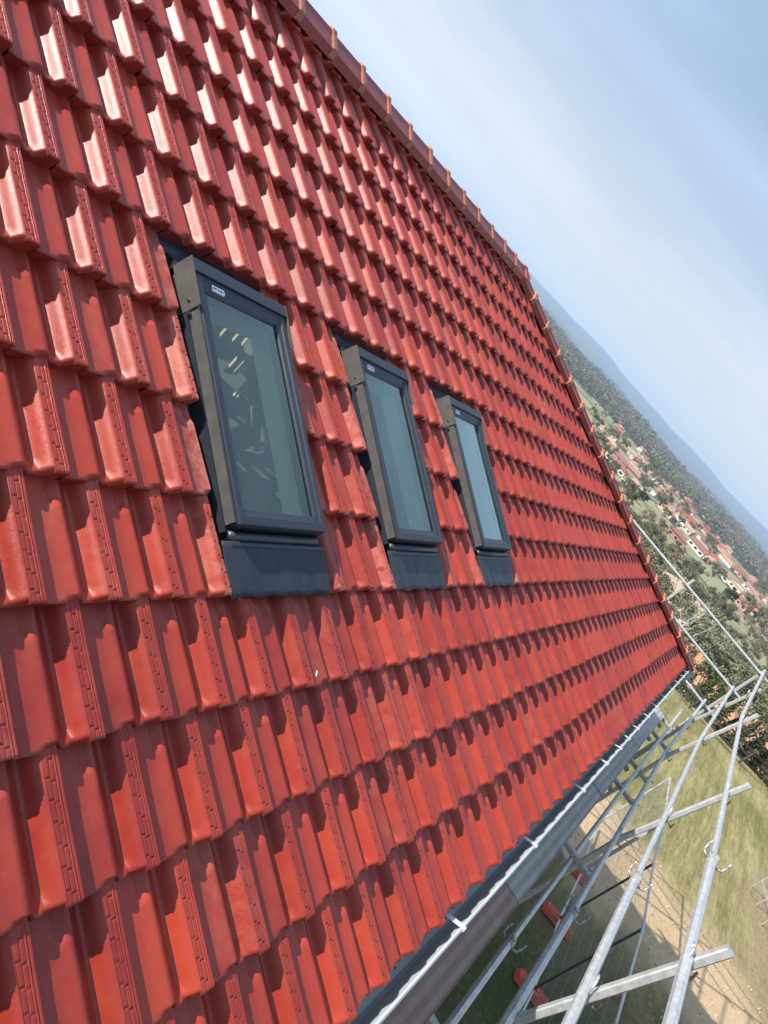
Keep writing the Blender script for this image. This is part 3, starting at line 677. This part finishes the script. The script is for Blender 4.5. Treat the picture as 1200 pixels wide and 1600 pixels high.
gv = np.stack([GX, GY, height(GX, GY)], -1).reshape(-1, 3); nr, na = GX.shape; idx = np.arange(nr * na).reshape(nr, na)
nxt = np.roll(idx, -1, axis=1)
gf = np.stack([idx[:-1], idx[1:], nxt[1:], nxt[:-1]], -1).reshape(-1, 4)
tag(link('ground', fast_mesh('ground', gv, gf, ground_material())), kind='structure')
tag_ground = bpy.data.objects['ground']


def sheet(name, quad, m, n=14, lift=.25):
    q = np.array(quad, float); s, t = np.meshgrid(np.linspace(0, 1, n), np.linspace(0, 1, n))
    P = (1-s)[..., None]*(1-t)[..., None]*q[0] + s[..., None]*(1-t)[..., None]*q[1] + s[..., None]*t[..., None]*q[2] + (1-s)[..., None]*t[..., None]*q[3]
    P = np.concatenate([P, (height(P[..., 0], P[..., 1]) + lift)[..., None]], -1); i = np.arange(n * n).reshape(n, n)
    F = np.stack([i[:-1, :-1], i[:-1, 1:], i[1:, 1:], i[1:, :-1]], -1).reshape(-1, 4)
    return tag(link(name, fast_mesh(name, P.reshape(-1, 3), F, m)), kind='structure')
M_FIELD = mat('paddock_grass', (.205, .205, .095), .95, noise=(.05, .8, (.29, .26, .13)))
M_LAWN = mat('bright_lawn', (.20, .23, .05), .95, noise=(.3, .7, (.30, .29, .10)))
M_ROAD = mat('asphalt', (.16, .165, .175), .9, noise=(.2, .5, (.2, .2, .2)))
FIELDS = [[(283, 25), (350, 29), (362, 7), (270, 4)], [(460, 45), (610, 53), (560, 33), (450, 28)], [(395, 1.5), (450, 0), (405, -13), (345, -10)], [(330, 78), (409, 92), (372, 60), (305, 52)], [(745, 236), (815, 262), (850, 190), (729, 160)]]
for q in FIELDS: sheet('paddock', q, M_FIELD)
LAWNS = [[(133, 14.5), (158, 16), (140, 8), (119, 7)], [(205, 2), (235, 3), (230, -4), (202, -4)]]
for q in LAWNS: sheet('lawn', q, M_LAWN)
def road(pts, w, lift=.32):
    P = []; 
    for i, (x, y) in enumerate(pts):
        a = pts[max(i - 1, 0)]; b = pts[min(i + 1, len(pts) - 1)]; d = np.array([b[0] - a[0], b[1] - a[1]], float); d /= np.linalg.norm(d); nrm = np.array([-d[1], d[0]]) * w / 2
        for s in (1, -1): X, Y = x + s * nrm[0], y + s * nrm[1]; P.append((X, Y, H(X, Y) + lift))
    F = [(2*i, 2*i+1, 2*i+3, 2*i+2) for i in range(len(pts) - 1)]
    tag(link('road', fast_mesh('road', np.array(P), np.array(F), M_ROAD)), kind='structure')
road([(360, 78), (395, 73), (430, 68), (452, 66), (470, 70), (480, 78), (474, 87), (455, 92), (430, 91), (405, 93), (380, 98)], 9)
road([(x, 62 - (x - 430) * .02 - .00022 * (x - 430) ** 2) for x in range(300, 700, 20)], 7)
road([(x, 20 + 14 * math.sin(x * .006)) for x in range(370, 720, 20)], 7)

# ------------------------------------------------------------------ plants
def leaf_material(name, c0, c1):
    m = bpy.data.materials.new(name); m.use_nodes = True; nt = m.node_tree; b = nt.nodes['Principled BSDF']; b.inputs['Roughness'].default_value = .65; b.inputs['Specular IOR Level'].default_value = .25
    at = N(nt, 'ShaderNodeAttribute', attribute_name='tint'); sp_ = N(nt, 'ShaderNodeSeparateColor'); mx = N(nt, 'ShaderNodeMix', data_type='RGBA')
    oi = N(nt, 'ShaderNodeObjectInfo'); ad = N(nt, 'ShaderNodeMath', operation='MULTIPLY_ADD'); ad.inputs[1].default_value = .5; ad.inputs[2].default_value = -.25
    a2 = N(nt, 'ShaderNodeMath', operation='ADD'); a2.use_clamp = True
    nt.links.new(oi.outputs['Random'], ad.inputs[0]); nt.links.new(at.outputs['Color'], sp_.inputs[0]); nt.links.new(sp_.outputs[0], a2.inputs[0]); nt.links.new(ad.outputs[0], a2.inputs[1])
    mx.inputs[6].default_value = (*c0, 1); mx.inputs[7].default_value = (*c1, 1); nt.links.new(a2.outputs[0], mx.inputs[0]); nt.links.new(mx.outputs[2], b.inputs['Base Color'])
    return m
L_EUC = leaf_material('eucalypt_leaves', (.075, .085, .045), (.185, .185, .105))
L_BROWN = leaf_material('brownish_leaves', (.105, .088, .056), (.21, .165, .105))
L_DARK = leaf_material('dark_needles', (.030, .042, .018), (.085, .105, .040))
L_YEL = leaf_material('golden_leaves', (.16, .18, .03), (.32, .31, .06))
L_FOR = leaf_material('forest_leaves', (.075, .080, .050), (.16, .145, .095))
M_BARK = mat('pale_bark', (.36, .32, .27), .9, noise=(2, .7, (.20, .17, .14))); M_WHITEB = mat('bleached_branch', (.60, .57, .52), .85)
def leaves(clumps, per, size, rng, flat=.8):
    """many small randomly turned leaf faces in clumps: (centre, radii, tint)"""
    V = []; T = []
    for c, rad, t in clumps:
        k = per; u = rng.normal(size=(k, 3)); u /= np.linalg.norm(u, axis=1)[:, None]; rr = rng.random(k) ** (1/2.2)
        p = np.array(c) + u * rr[:, None] * np.array(rad)
        a = rng.normal(size=(k, 3)); a /= np.linalg.norm(a, axis=1)[:, None]; b = np.cross(a, u + rng.normal(size=(k, 3)) * flat); b /= (np.linalg.norm(b, axis=1)[:, None] + 1e-6)
        s = size * rng.uniform(.6, 1.3, k)[:, None]
        V.append(np.stack([p - a * s, p + b * s * .55, p + a * s, p - b * s * .55], 1).reshape(-1, 3))
        T.append(np.repeat(np.clip(t + rng.normal(0, .16, k), 0, 1), 4))
    V = np.concatenate(V); T = np.concatenate(T); F = np.arange(len(V)).reshape(-1, 4)
    return V, F, np.stack([T, T, T, np.ones_like(T)], -1)
def tree_proto(kind, seed, h=11.0, spread=4.2, per=95, size=.30, nl=13, leafmat=None, bare=False):
    rng = np.random.default_rng(seed); mb = MB(); clumps = []
    th = h * rng.uniform(.28, .42); lean_ = rng.normal(0, .35, 2); base = Vector((0, 0, 0)); fork = Vector((lean_[0], lean_[1], th))
    mb.bar((0, 0, -.5), fork, .30 * h / 11, .19 * h / 11, n=7, smooth=True)
    for i in range(nl):
        a = i * 2.4 + rng.uniform(-.5, .5); e = rng.uniform(.15, 1.0); r = spread * rng.uniform(.35, 1.0) * math.sqrt(max(.15, 1 - (e - .35) ** 2 * 1.3))
        tip = Vector((fork.x + math.cos(a) * r, fork.y + math.sin(a) * r, th + (h - th) * (.22 + .72 * e)))
        midp = fork.lerp(tip, .5) + Vector((0, 0, -.05 * h * rng.random()))
        mb.bar(fork, midp, .12 * h / 11, .075 * h / 11, n=5, smooth=True); mb.bar(midp, tip, .075 * h / 11, .02, n=5, smooth=True)
        if bare:
            for _ in range(4):
                q = tip + Vector(rng.normal(0, .9, 3)); q.z += .4; mb.bar(midp.lerp(tip, rng.uniform(.4, 1)), q, .05, .012, n=4)
            if i % 2: continue
        cr = rng.uniform(.9, 1.55) * spread / 4.2
        clumps.append((tuple(tip), (cr * 1.15, cr * 1.15, cr * .8), rng.uniform(.15, .85)))
        clumps.append((tuple(tip + Vector(rng.normal(0, cr * .7, 3))), (cr * .8, cr * .8, cr * .6), rng.uniform(.1, .9)))
    V, F, T = leaves(clumps, per, size, rng)
    root = empty(kind)
    crown = link('crown', fast_mesh('crown', V, F, leafmat or L_EUC, smooth=False, tint=T), root)
    mb.build('trunk', M_WHITEB if bare else M_BARK, root)
    return root
def conifer_proto(kind, seed, h=4.0, w=1.0, leafmat=None, per=900, size=.13):
    rng = np.random.default_rng(seed); clumps = []
    for i in range(26):
        t = (i + .5) / 26; r = w * (1 - t) ** .75 * (.86 + .2 * rng.random()) + .05; a = i * 2.4
        clumps.append(((math.cos(a) * r * .45, math.sin(a) * r * .45, .15 + t * (h - .2)), (r * .75, r * .75, h / 16), rng.uniform(.1, .8)))
    V, F, T = leaves(clumps, per // 26 * 2, size, rng)
    root = empty(kind); link('crown', fast_mesh('crown', V, F, leafmat or L_DARK, smooth=False, tint=T), root)
    mb = MB(); mb.bar((0, 0, -.3), (0, 0, h * .8), .09, .03, n=6); mb.build('trunk', M_BARK, root)
    return root
def shrub_proto(kind, seed, h=1.6, w=1.3, leafmat=None, per=70, size=.12):
    rng = np.random.default_rng(seed); clumps = []
    for i in range(9): clumps.append(((rng.normal(0, w * .35), rng.normal(0, w * .35), h * rng.uniform(.3, .75)), (w * .5, w * .5, h * .32), rng.uniform(.1, .9)))
    V, F, T = leaves(clumps, per, size, rng)
    root = empty(kind); link('crown', fast_mesh('crown', V, F, leafmat or L_YEL, smooth=False, tint=T), root)
    mb = MB(); 
    for k in range(4): mb.bar((0, 0, -.2), (random.uniform(-.3, .3), random.uniform(-.3, .3), h * .6), .03, .012, n=5)
    mb.build('stem', M_BARK, root); return root
used = set()
def plant(proto, x, y, s=1.0, rz=None, label=None, group=None, cat='tree', sz=None):
    o = proto if proto.name not in used else copy_tree(proto); used.add(proto.name) if o is proto else None
    o.location = (x, y, H(x, y) - .05); o.rotation_euler = (0, 0, random.uniform(0, 6.28) if rz is None else rz); o.scale = (s, s, sz or s)
    tag(o, label, cat, group); return o

# ------------------------------------------------------------------ town houses
M_WALLS = [mat('cream_wall', (.50, .42, .32), .85), mat('red_brick_wall', (.36, .17, .12), .9), mat('white_wall', (.58, .55, .50), .8), mat('tan_brick_wall', (.46, .33, .22), .9)]
M_ROOFS = {'red': mat('red_tile_roof', (.30, .088, .062), .7, noise=(.8, .5, (.25, .08, .06))), 'salmon': mat('salmon_tile_roof', (.37, .18, .13), .75, noise=(.8, .5, (.32, .16, .12))), 'orange': mat('orange_tile_roof', (.46, .21, .10), .75, noise=(.8, .5, (.40, .20, .12))), 'tan': mat('tan_tile_roof', (.36, .26, .18), .8, noise=(.8, .5, (.32, .24, .17))), 'white': mat('pale_metal_roof', (.52, .51, .48), .6), 'brown': mat('brown_tile_roof', (.22, .11, .085), .8, noise=(.8, .5, (.26, .14, .11)))}
M_WIN = mat('window_glass', (.03, .04, .05), .15); M_WFR = mat('window_frame', (.75, .74, .70), .6)
def house(x, y, rz, Lx, Wy, hw, roof, wall, label, gable=False, windows=True, group=None):
    t = empty('town_house', (x, y, H(x, y) - .3), rz); tag(t, label, 'house', group)
    a, b = Lx / 2, Wy / 2
    mb = MB(); mb.box((-a, -b, -1), (a, b, hw)); mb.build('wall', M_WALLS[wall], t)
    rh = Wy * .26; ov = .5; e = hw - .1; ins = 0.02 if gable else b + ov
    v = [(-a - ov, -b - ov, e), (a + ov, -b - ov, e), (a + ov, b + ov, e), (-a - ov, b + ov, e), (-a - ov + ins, 0, e + rh), (a + ov - ins, 0, e + rh)]
    mb = MB(); mb.add(v, [(0, 1, 5, 4), (2, 3, 4, 5), (1, 2, 5), (3, 0, 4), (3, 2, 1, 0)])
    if Lx > 13 and not gable:
        w2 = Wy * .32; p = a * .45; v = [(p - w2, -b - 3.2, e + .02), (p + w2, -b - 3.2, e + .02), (p + w2, 0, e + .02), (p - w2, 0, e + .02), (p, -b - 3.2 + w2, e + w2 * .55), (p, 0, e + w2 * .55)]
        mb.add(v, [(0, 1, 4), (1, 2, 5, 4), (3, 0, 4, 5)])
    mb.build('roof', M_ROOFS[roof], t)
    if windows:
        for q in np.linspace(-a * .65, a * .65, 3):
            for s in (-1, 1):
                mb = MB(); mb.box((q - .9, s * b - .03, .9), (q + .9, s * b + .03, 2.15)); f = mb.build('window', M_WFR, t)
                mb = MB(); mb.box((q - .8, s * (b + .034) - .004, .98), (q + .8, s * (b + .034) + .004, 2.07)); mb.build('pane', M_WIN, f)
        for s in (-1, 1):
            mb = MB(); mb.box((s * a - .03, -1.0, .9), (s * a + .03, 1.0, 2.15)); f = mb.build('window', M_WFR, t)
            mb = MB(); mb.box((s * (a + .034) - .004, -.9, .98), (s * (a + .034) + .004, .9, 2.07)); mb.build('pane', M_WIN, f)
    return t
ORD = ['first', 'second', 'third', 'fourth', 'fifth', 'sixth', 'seventh', 'eighth', 'ninth', 'tenth']
HOUSES = []
def row(where, items):
    items = [(x + random.uniform(-14, 14), y + random.uniform(-5, 5), roof, Lx * .58, wall) for x, y, roof, Lx, wall in items]
    items = sorted(items, key=lambda q: -math.atan2(q[1], q[0]))
    for i, (x, y, roof, Lx, wall) in enumerate(items):
        nm = {'red': 'red-roofed', 'salmon': 'salmon-roofed', 'orange': 'orange-roofed', 'tan': 'tan-roofed', 'white': 'pale-roofed', 'brown': 'brown-roofed'}[roof]
        HOUSES.append((x, y, Lx))
        house(x, y, R(90) + math.atan2(y, x) + random.uniform(-.5, .5), Lx, Lx * random.uniform(.5, .62), 2.9 + (1.6 if wall == 2 and Lx > 15 else 0), roof, wall, '%s house, %s from left %s' % (nm, ORD[i], where), gable=random.random() < .25, group='houses in the valley town')
row('along the foot of the wooded ridge', [(790, 172, 'salmon', 26, 2), (745, 152, 'red', 28, 0), (634, 118, 'salmon', 22, 2), (600, 104, 'red', 20, 1)])
row('above the cul-de-sac on the valley floor', [(473, 97, 'salmon', 18, 0), (500, 110, 'red', 17, 3), (530, 121, 'tan', 16, 0), (548, 100, 'red', 20, 2)])
row('just past the hip, on the near valley floor', [(335, 84, 'brown', 18, 1), (314, 69.5, 'salmon', 15, 0), (294, 63, 'red', 14, 2), (293, 55.5, 'tan', 15, 3), (322, 60, 'tan', 14, 0)])
row('behind the long green paddock', [(771, 97, 'red', 30, 1), (690, 83, 'red', 24, 0), (514, 62.6, 'red', 26, 1), (480, 56, 'red', 22, 3), (381, 53.2, 'orange', 18, 3), (384, 43.1, 'white', 15, 2), (410, 48, 'tan', 16, 0)])
row('scattered on the far wooded slope', [(1214, 134, 'salmon', 24, 2), (1329, 137, 'white', 26, 2), (1400, 131, 'salmon', 24, 2), (917, 138, 'red', 26, 3), (1150, 172, 'red', 28, 0), (1350, 37.6, 'salmon', 24, 2), (1261, 16.2, 'tan', 24, 0)])
row('in the street past the first paddock', [(725, 60, 'red', 24, 1), (687, 51.7, 'red', 24, 0), (622, 33.5, 'red', 24, 1), (574, 16.4, 'red', 25, 3), (638, -9, 'salmon', 22, 2), (588, 2, 'red', 24, 0), (517, -2.1, 'salmon', 20, 2)])
row('facing the near edge of the paddock', [(291.7, 28.5, 'red', 15, 1), (361, 31.5, 'red', 16, 2), (368, 22.5, 'tan', 17, 0), (374, 18.5, 'orange', 15, 3), (389, 14.8, 'salmon', 17, 2), (398, 9.3, 'red', 17, 1), (332, 2.6, 'red', 15, 1), (383, .5, 'tan', 18, 0)])
row('on the low street at the right', [(348, -3.5, 'red', 16, 1), (352, -9.9, 'orange', 16, 0), (402, -14.4, 'tan', 18, 2), (345, -14.7, 'salmon', 16, 1), (420, -7, 'red', 18, 3), (440, -14, 'salmon', 18, 2)])
house(63, -3.0, R(80), 11, 7.5, 3.0, 'orange', 3, 'nearest orange-roofed house, half hidden behind the dark conifer row'); HOUSES.append((63, -3.0, 13))
house(64, -8.8, R(95), 10, 7, 3.0, 'orange', 0, 'orange-roofed house behind trees at the right end of the conifer row'); HOUSES.append((64, -8.8, 12))
house(77, -5.9, R(85), 11, 7.5, 3.0, 'salmon', 3, 'salmon-roofed house second behind the conifer row'); HOUSES.append((77, -5.9, 12))
house(150, 5.5, R(70), 14, 8, 3.0, 'tan', 3, 'tan-roofed house alone among the near trees'); HOUSES.append((150, 5.5, 12))

k = 0
while k < 46:
    r = 330 + 620 * random.random() ** .9; a = R(random.uniform(-8, 16)); x, y = r * math.cos(a), r * math.sin(a)
    if any((x - p) ** 2 + (y - q) ** 2 < 16 ** 2 for p, q, _ in HOUSES): continue
    roof = random.choice(['red', 'red', 'salmon', 'salmon', 'orange', 'tan']); nm = {'red': 'red', 'salmon': 'salmon', 'orange': 'orange', 'tan': 'tan'}[roof]
    house(x, y, R(90) + a + random.uniform(-.7, .7), random.uniform(9, 12.5), random.uniform(6, 7.5), 2.6, roof, random.randrange(4), 'small %s-roofed house scattered among the trees of the valley town' % nm, gable=random.random() < .3, windows=False, group='small %s-roofed houses of the valley town' % nm); HOUSES.append((x, y, 12)); k += 1
# ------------------------------------------------------------------ trees
E1 = [tree_proto('eucalyptus_tree', 20 + i, h=11.5 + i * .9, spread=4.4 + .4 * i, per=120, size=.27) for i in range(4)]
B1 = [tree_proto('brown_leaved_tree', 40 + i, h=9.5, spread=4.2, per=95, size=.25, leafmat=L_BROWN) for i in range(2)]
D1 = [tree_proto('round_dark_tree', 50 + i, h=8.0, spread=3.4, per=150, size=.25, leafmat=L_DARK, nl=15) for i in range(1)]
W1 = tree_proto('bare_limbed_tree', 61, h=10.5, spread=4.6, per=40, size=.22, bare=True, nl=16)
K1 = [conifer_proto('dark_conifer', 70 + i, h=3.6 + .4 * i, w=.95) for i in range(2)]
Y1 = shrub_proto('golden_shrub', 80, h=3.0, w=2.2, per=110, size=.16)
S1 = shrub_proto('dark_garden_bush', 81, h=1.0, w=.9, per=60, size=.07, leafmat=L_DARK)
LINE = [gs(*p) for p in [(31.4, -.5), (31.6, -2.0), (32.0, -3.4), (32.7, -4.8), (34.1, -6.5), (36.4, -9.2)]]
ci = 0
for k in range(11):
    t = k / 10 * 4.2; i = min(int(t), 4); fx = t - i; x = LINE[i][0] * (1 - fx) + LINE[i + 1][0] * fx + 2.1 + random.uniform(-.3, .3); y = LINE[i][1] * (1 - fx) + LINE[i + 1][1] * fx + .6
    plant(K1[k % 2], x, y, random.uniform(.36, .54), label='dark green conifer in the row behind the far paddock fence', group='conifers behind the far fence')
for (x, y, s) in ((40.3, -7.2, .9), (41.3, -8.7, 1.0), (41.1, -9.5, .8), (43.7, -11.2, 1.1)):
    plant(S1, x, y, s, label='low dark bush on the pale lawn behind the far fence', group='bushes on the lawn behind the far fence', cat='shrub')
for (x, y, s) in ((134, 15.5, 1.3), (139, 14.6, 1.1), (131, 13.4, 1.2), (143, 12.6, 1.2), (150, 13.4, 1.3), (96, 2.5, 1.1), (99, 1.0, 1.2), (88, 3.6, 1.0), (118, -3, 1.2), (92, -1.5, .9), (128, 16.6, 1.0)):
    plant(Y1, x, y, s, label='yellow-green garden shrub among the grey-green eucalypts', group='yellow-green garden shrubs', cat='shrub')
for (x, y, s) in ((88, 0.6, .62), (97, -.6, .7), (106, .9, .66)):
    plant(W1, x, y, s, label='tree with bare bleached limbs among the near eucalypts', group='trees with bare bleached limbs')
def free(x, y, m):
    if any((x - a) ** 2 + (y - b) ** 2 < (L_ * .62 + m) ** 2 for a, b, L_ in HOUSES): return False
    for q in FIELDS + LAWNS:
        q = np.array(q); c = q.mean(0)
        s = 0; inside = True
        for i in range(4):
            a, b = q[i], q[(i + 1) % 4]; cr = (b[0]-a[0])*(y-a[1]) - (b[1]-a[1])*(x-a[0])
            if s == 0: s = np.sign(cr)
            elif np.sign(cr) != s: inside = False
        if inside: return False
    return True
placed = []
def scatter(n, r0, r1, a0, a1, protos, smin, smax, label, group, gap=4.5, pw=1.0):
    k = 0; tries = 0
    while k < n and tries < 9000:
        tries += 1; r = r0 + (r1 - r0) * random.random() ** pw; a = R(random.uniform(a0, a1)); x, y = r * math.cos(a), r * math.sin(a)
        if not free(x, y, 2.5) or any((x - p) ** 2 + (y - q) ** 2 < gap * gap for p, q in placed): continue
        placed.append((x, y)); plant(random.choice(protos), x, y, random.uniform(smin, smax), label=label, group=group); k += 1
scatter(15, 50, 82, -13, 1.5, E1[:2] + B1, .26, .42, 'small bushy tree crowding round the orange-roofed houses', 'trees round the orange-roofed houses', gap=3.2)
scatter(46, 86, 175, -11, 13, E1, .42, .72, 'grey-green eucalypt in the dense belt below the town', 'eucalypts below the town', gap=4.8)
scatter(20, 86, 240, -10, 12, B1, .42, .75, 'brownish tree among the eucalypts below the town', 'brownish trees below the town', gap=5)
scatter(12, 95, 330, -9, 12, D1, .5, .85, 'dark round tree among paler trees in the valley', 'dark round trees in the valley', gap=6)
scatter(64, 262, 560, -8, 17, E1, .45, .8, 'grey-green eucalypt between the houses of the valley town', 'eucalypts in the valley town', gap=7)
scatter(56, 560, 840, -5, 20, E1, .5, .85, 'distant eucalypt on the far side of the valley town', 'eucalypts beyond the valley town', gap=9)
scatter(20, 175, 262, -11, 14, E1, .34, .56, 'small grey-green eucalypt just below the first paddock', 'small eucalypts below the first paddock', gap=6)
# the wooded ridge beyond the town: one far-off mass
rng = np.random.default_rng(99); clumps = []
k = 0
while k < 4300:
    r = 830 + 620 * rng.random() ** .85; a = math.radians(rng.uniform(-9, 31)); x, y = r * math.cos(a), r * math.sin(a)
    if math.sin(x * .011 + 1) * math.sin(y * .017) > .80 or not free(x, y, 3): continue
    z = H(x, y); h = rng.uniform(7, 13); w = rng.uniform(3, 5.6); t = rng.uniform(.05, .95)
    clumps.append(((x, y, z + h * .62), (w, w, h * .38), t)); clumps.append(((x + rng.normal(0, 2), y + rng.normal(0, 2), z + h * .8), (w * .6, w * .6, h * .2), min(1, t + .2))); k += 1
V, F, T = leaves(clumps, 26, 1.25, rng)
tag(link('forest', fast_mesh('forest', V, F, L_FOR, smooth=False, tint=T)), 'grey-green eucalypt forest covering the low ridge beyond the town', 'forest', kind='stuff')
clumps = []
for k in range(900):
    r = rng.uniform(1500, 2300); a = math.radians(rng.uniform(-6, 31)); x, y = r * math.cos(a), r * math.sin(a)
    if 1500 < r < 1730 and rng.random() < .86: continue
    w = rng.uniform(4, 8); h = rng.uniform(8, 13); clumps.append(((x, y, H(x, y) + h * .6), (w, w, h * .4), rng.uniform(0, .7)))
V, F, T = leaves(clumps, 26, 1.7, rng)
tag(link('woodland', fast_mesh('woodland', V, F, L_FOR, smooth=False, tint=T)), 'scattered dark trees along the pale strip of pasture beyond the ridge', 'woodland', kind='stuff')

# ------------------------------------------------------------------ fences and things on the lawn
t = empty('paddock_fence', (35.8, -.5, H(35.8, -.5))); ti = Matrix.Translation(-t.location)
tag(t, 'low dark rail fence along the far edge of the lawn', 'fence')
LN = [gs(29.9, 2.6), gs(30.6, 1.0)] + LINE + [gs(39, -12)]
mb = MB()
for a, b in zip(LN[:-1], LN[1:]):
    for z in (.25, .55, .85): mb.sqbar((a[0], a[1], H(*a) + z), (b[0], b[1], H(*b) + z), .035, .10)
o = mb.build('rail', mat('dark_fence_timber', (.045, .040, .035), .9), t); o.matrix_parent_inverse = ti
for (x, y) in LN:
    mb = MB(); mb.sqbar((x, y, H(x, y) - .2), (x, y, H(x, y) + 1.0), .1); o = mb.build('post', bpy.data.materials['dark_fence_timber'], t); o.matrix_parent_inverse = ti
def fence_panel(x0, y0, x1, y1, label):
    z0, z1 = GZ + .12, GZ + 2.15; t = empty('temporary_fence_panel', ((x0 + x1) / 2, (y0 + y1) / 2, GZ)); tag(t, label, 'fence', 'temporary fence panels along the house'); ti = Matrix.Translation(-t.location)
    a0, a1, b0, b1 = Vector((x0, y0, z0)), Vector((x0, y0, z1)), Vector((x1, y1, z0)), Vector((x1, y1, z1))
    mb = MB()
    for p, q in ((a0, a1), (b0, b1), (a0, b0), (a1, b1)): mb.bar(p, q, .020, n=8)
    o = mb.build('frame', M_GALV, t); o.matrix_parent_inverse = ti
    mb = MB(); n = int((b0 - a0).length / .075)
    for i in range(1, n): f = i / n; mb.bar(a0.lerp(b0, f), a1.lerp(b1, f), .0022, n=3)
    for i in range(1, 8): f = i / 8; mb.bar(a0.lerp(a1, f), b0.lerp(b1, f), .0022, n=3)
    o = mb.build('mesh_infill', M_WIRE, t); o.matrix_parent_inverse = ti
def fence_foot(x, y, ang, label, group='orange fence feet along the house'):
    t = empty('fence_foot', (x, y, GZ), ang); tag(t, label, 'fence foot', group)
    mb = MB(); c = np.array([(-.34, -.115, 0), (.34, -.115, 0), (.34, .115, 0), (-.34, .115, 0), (-.31, -.085, .14), (.31, -.085, .14), (.31, .085, .14), (-.31, .085, .14)]); mb.hexa(c); mb.build('block', M_ORANGE, t, bevel=.02)
    mb = MB()
    for i in range(7):
        for s in (-1, 1): xx = s * (.10 + .028 * i); mb.box((xx - .006, -.088, .1385), (xx + .006, .088, .150))
    for xx in (-.05, .05): mb.bar((xx, 0, .135), (xx, 0, .165), .032, n=10)
    mb.build('grip_rib', M_ORANGE, t)
FP = [gs(*p) for p in [(6.95, -2.30), (9.02, -2.22), (10.83, -2.02), (12.55, -1.92)]]
FL = ['temporary wire fence panel nearest under the guard rails', 'temporary wire fence panel between the first two orange feet', 'temporary wire fence panel farthest in the shade of the house']
for (a, b), l in zip(zip(FP[:-1], FP[1:]), FL): fence_panel(*a, *b, l)
for (x, y), l in zip(FP[1:], ['orange plastic fence foot nearest below the deck planks', 'orange plastic fence foot in the middle of the shaded row', 'orange plastic fence foot farthest along the shaded row']): fence_foot(x, y, R(-74), l)
fence_foot(*gs(11.45, -3.40), R(-20), 'bright orange fence foot beside the guard post, out on the shaded soil')
fence_panel(*gs(12.6, -1.90), *gs(14.7, -1.66), 'temporary wire fence panel standing on the sunlit soil track')
t = empty('white_garden_frame', (*gs(21.6, -6.6), GZ), R(15)); tag(t, 'low white wire frame standing on the dry grass at the picture edge', 'garden frame')
mb = MB()
for p, q in (((-.9, -.5, .7), (.9, -.5, .7)), ((-.9, .5, .7), (.9, .5, .7)), ((-.9, -.5, .35), (.9, -.5, .35)), ((-.9, .5, .35), (.9, .5, .35)), ((-.9, -.5, .7), (-.9, .5, .7)), ((.9, -.5, .7), (.9, .5, .7))): mb.bar(p, q, .022, n=6)
mb.build('rail', M_WIRE, t)
for x in (-.9, 0, .9):
    for y in (-.5, .5): mb = MB(); mb.bar((x, y, -.05), (x, y, .72), .022, n=6); mb.build('leg', M_WIRE, t)

rb = MB()
for i in range(420):
    x = random.uniform(13.5, 19.5); y = random.uniform(-8.5, -.8); r_ = random.choice((.010, .014, .018, .022, .03))
    if x > 18.2 and random.random() < .6: continue
    p_ = [(x + r_ * math.cos(a) * random.uniform(.6, 1.2), y + r_ * math.sin(a) * random.uniform(.6, 1.2), GZ - .02) for a in np.linspace(0, 6.283, 6)[:-1]]
    q_ = [(x + r_ * .6 * math.cos(a + .4), y + r_ * .6 * math.sin(a + .4), GZ + r_ * random.uniform(.35, .8)) for a in np.linspace(0, 6.283, 6)[:-1]]
    rb.add(p_ + q_, [(k, (k + 1) % 5, 5 + (k + 1) % 5, 5 + k) for k in range(5)] + [(5, 6, 7, 8, 9)])
tag(rb.build('rubble', mat('clods_and_stones', (.36, .27, .17), .95, noise=(3, .9, (.46, .37, .26)))), 'small clods and stones strewn over the bare soil track', 'rubble', kind='stuff')

# ------------------------------------------------------------------ air
def haze():
    mb = MB(); mb.box((-60, -5200, -19.5), (9400, 5600, 260)); o = mb.build('haze', hm); tag(o, 'thin blue haze over the valley and far hills', 'haze', kind='stuff'); o.visible_shadow = True; return o
hm = bpy.data.materials.new('haze_air'); hm.use_nodes = True; nt = hm.node_tree; nt.nodes.clear()
ov = N(nt, 'ShaderNodeOutputMaterial'); pv = N(nt, 'ShaderNodeVolumePrincipled'); pv.inputs['Color'].default_value = (.60, .78, 1.0, 1); pv.inputs['Density'].default_value = .00021; pv.inputs['Anisotropy'].default_value = .1
nt.links.new(pv.outputs[0], ov.inputs['Volume'])
haze()
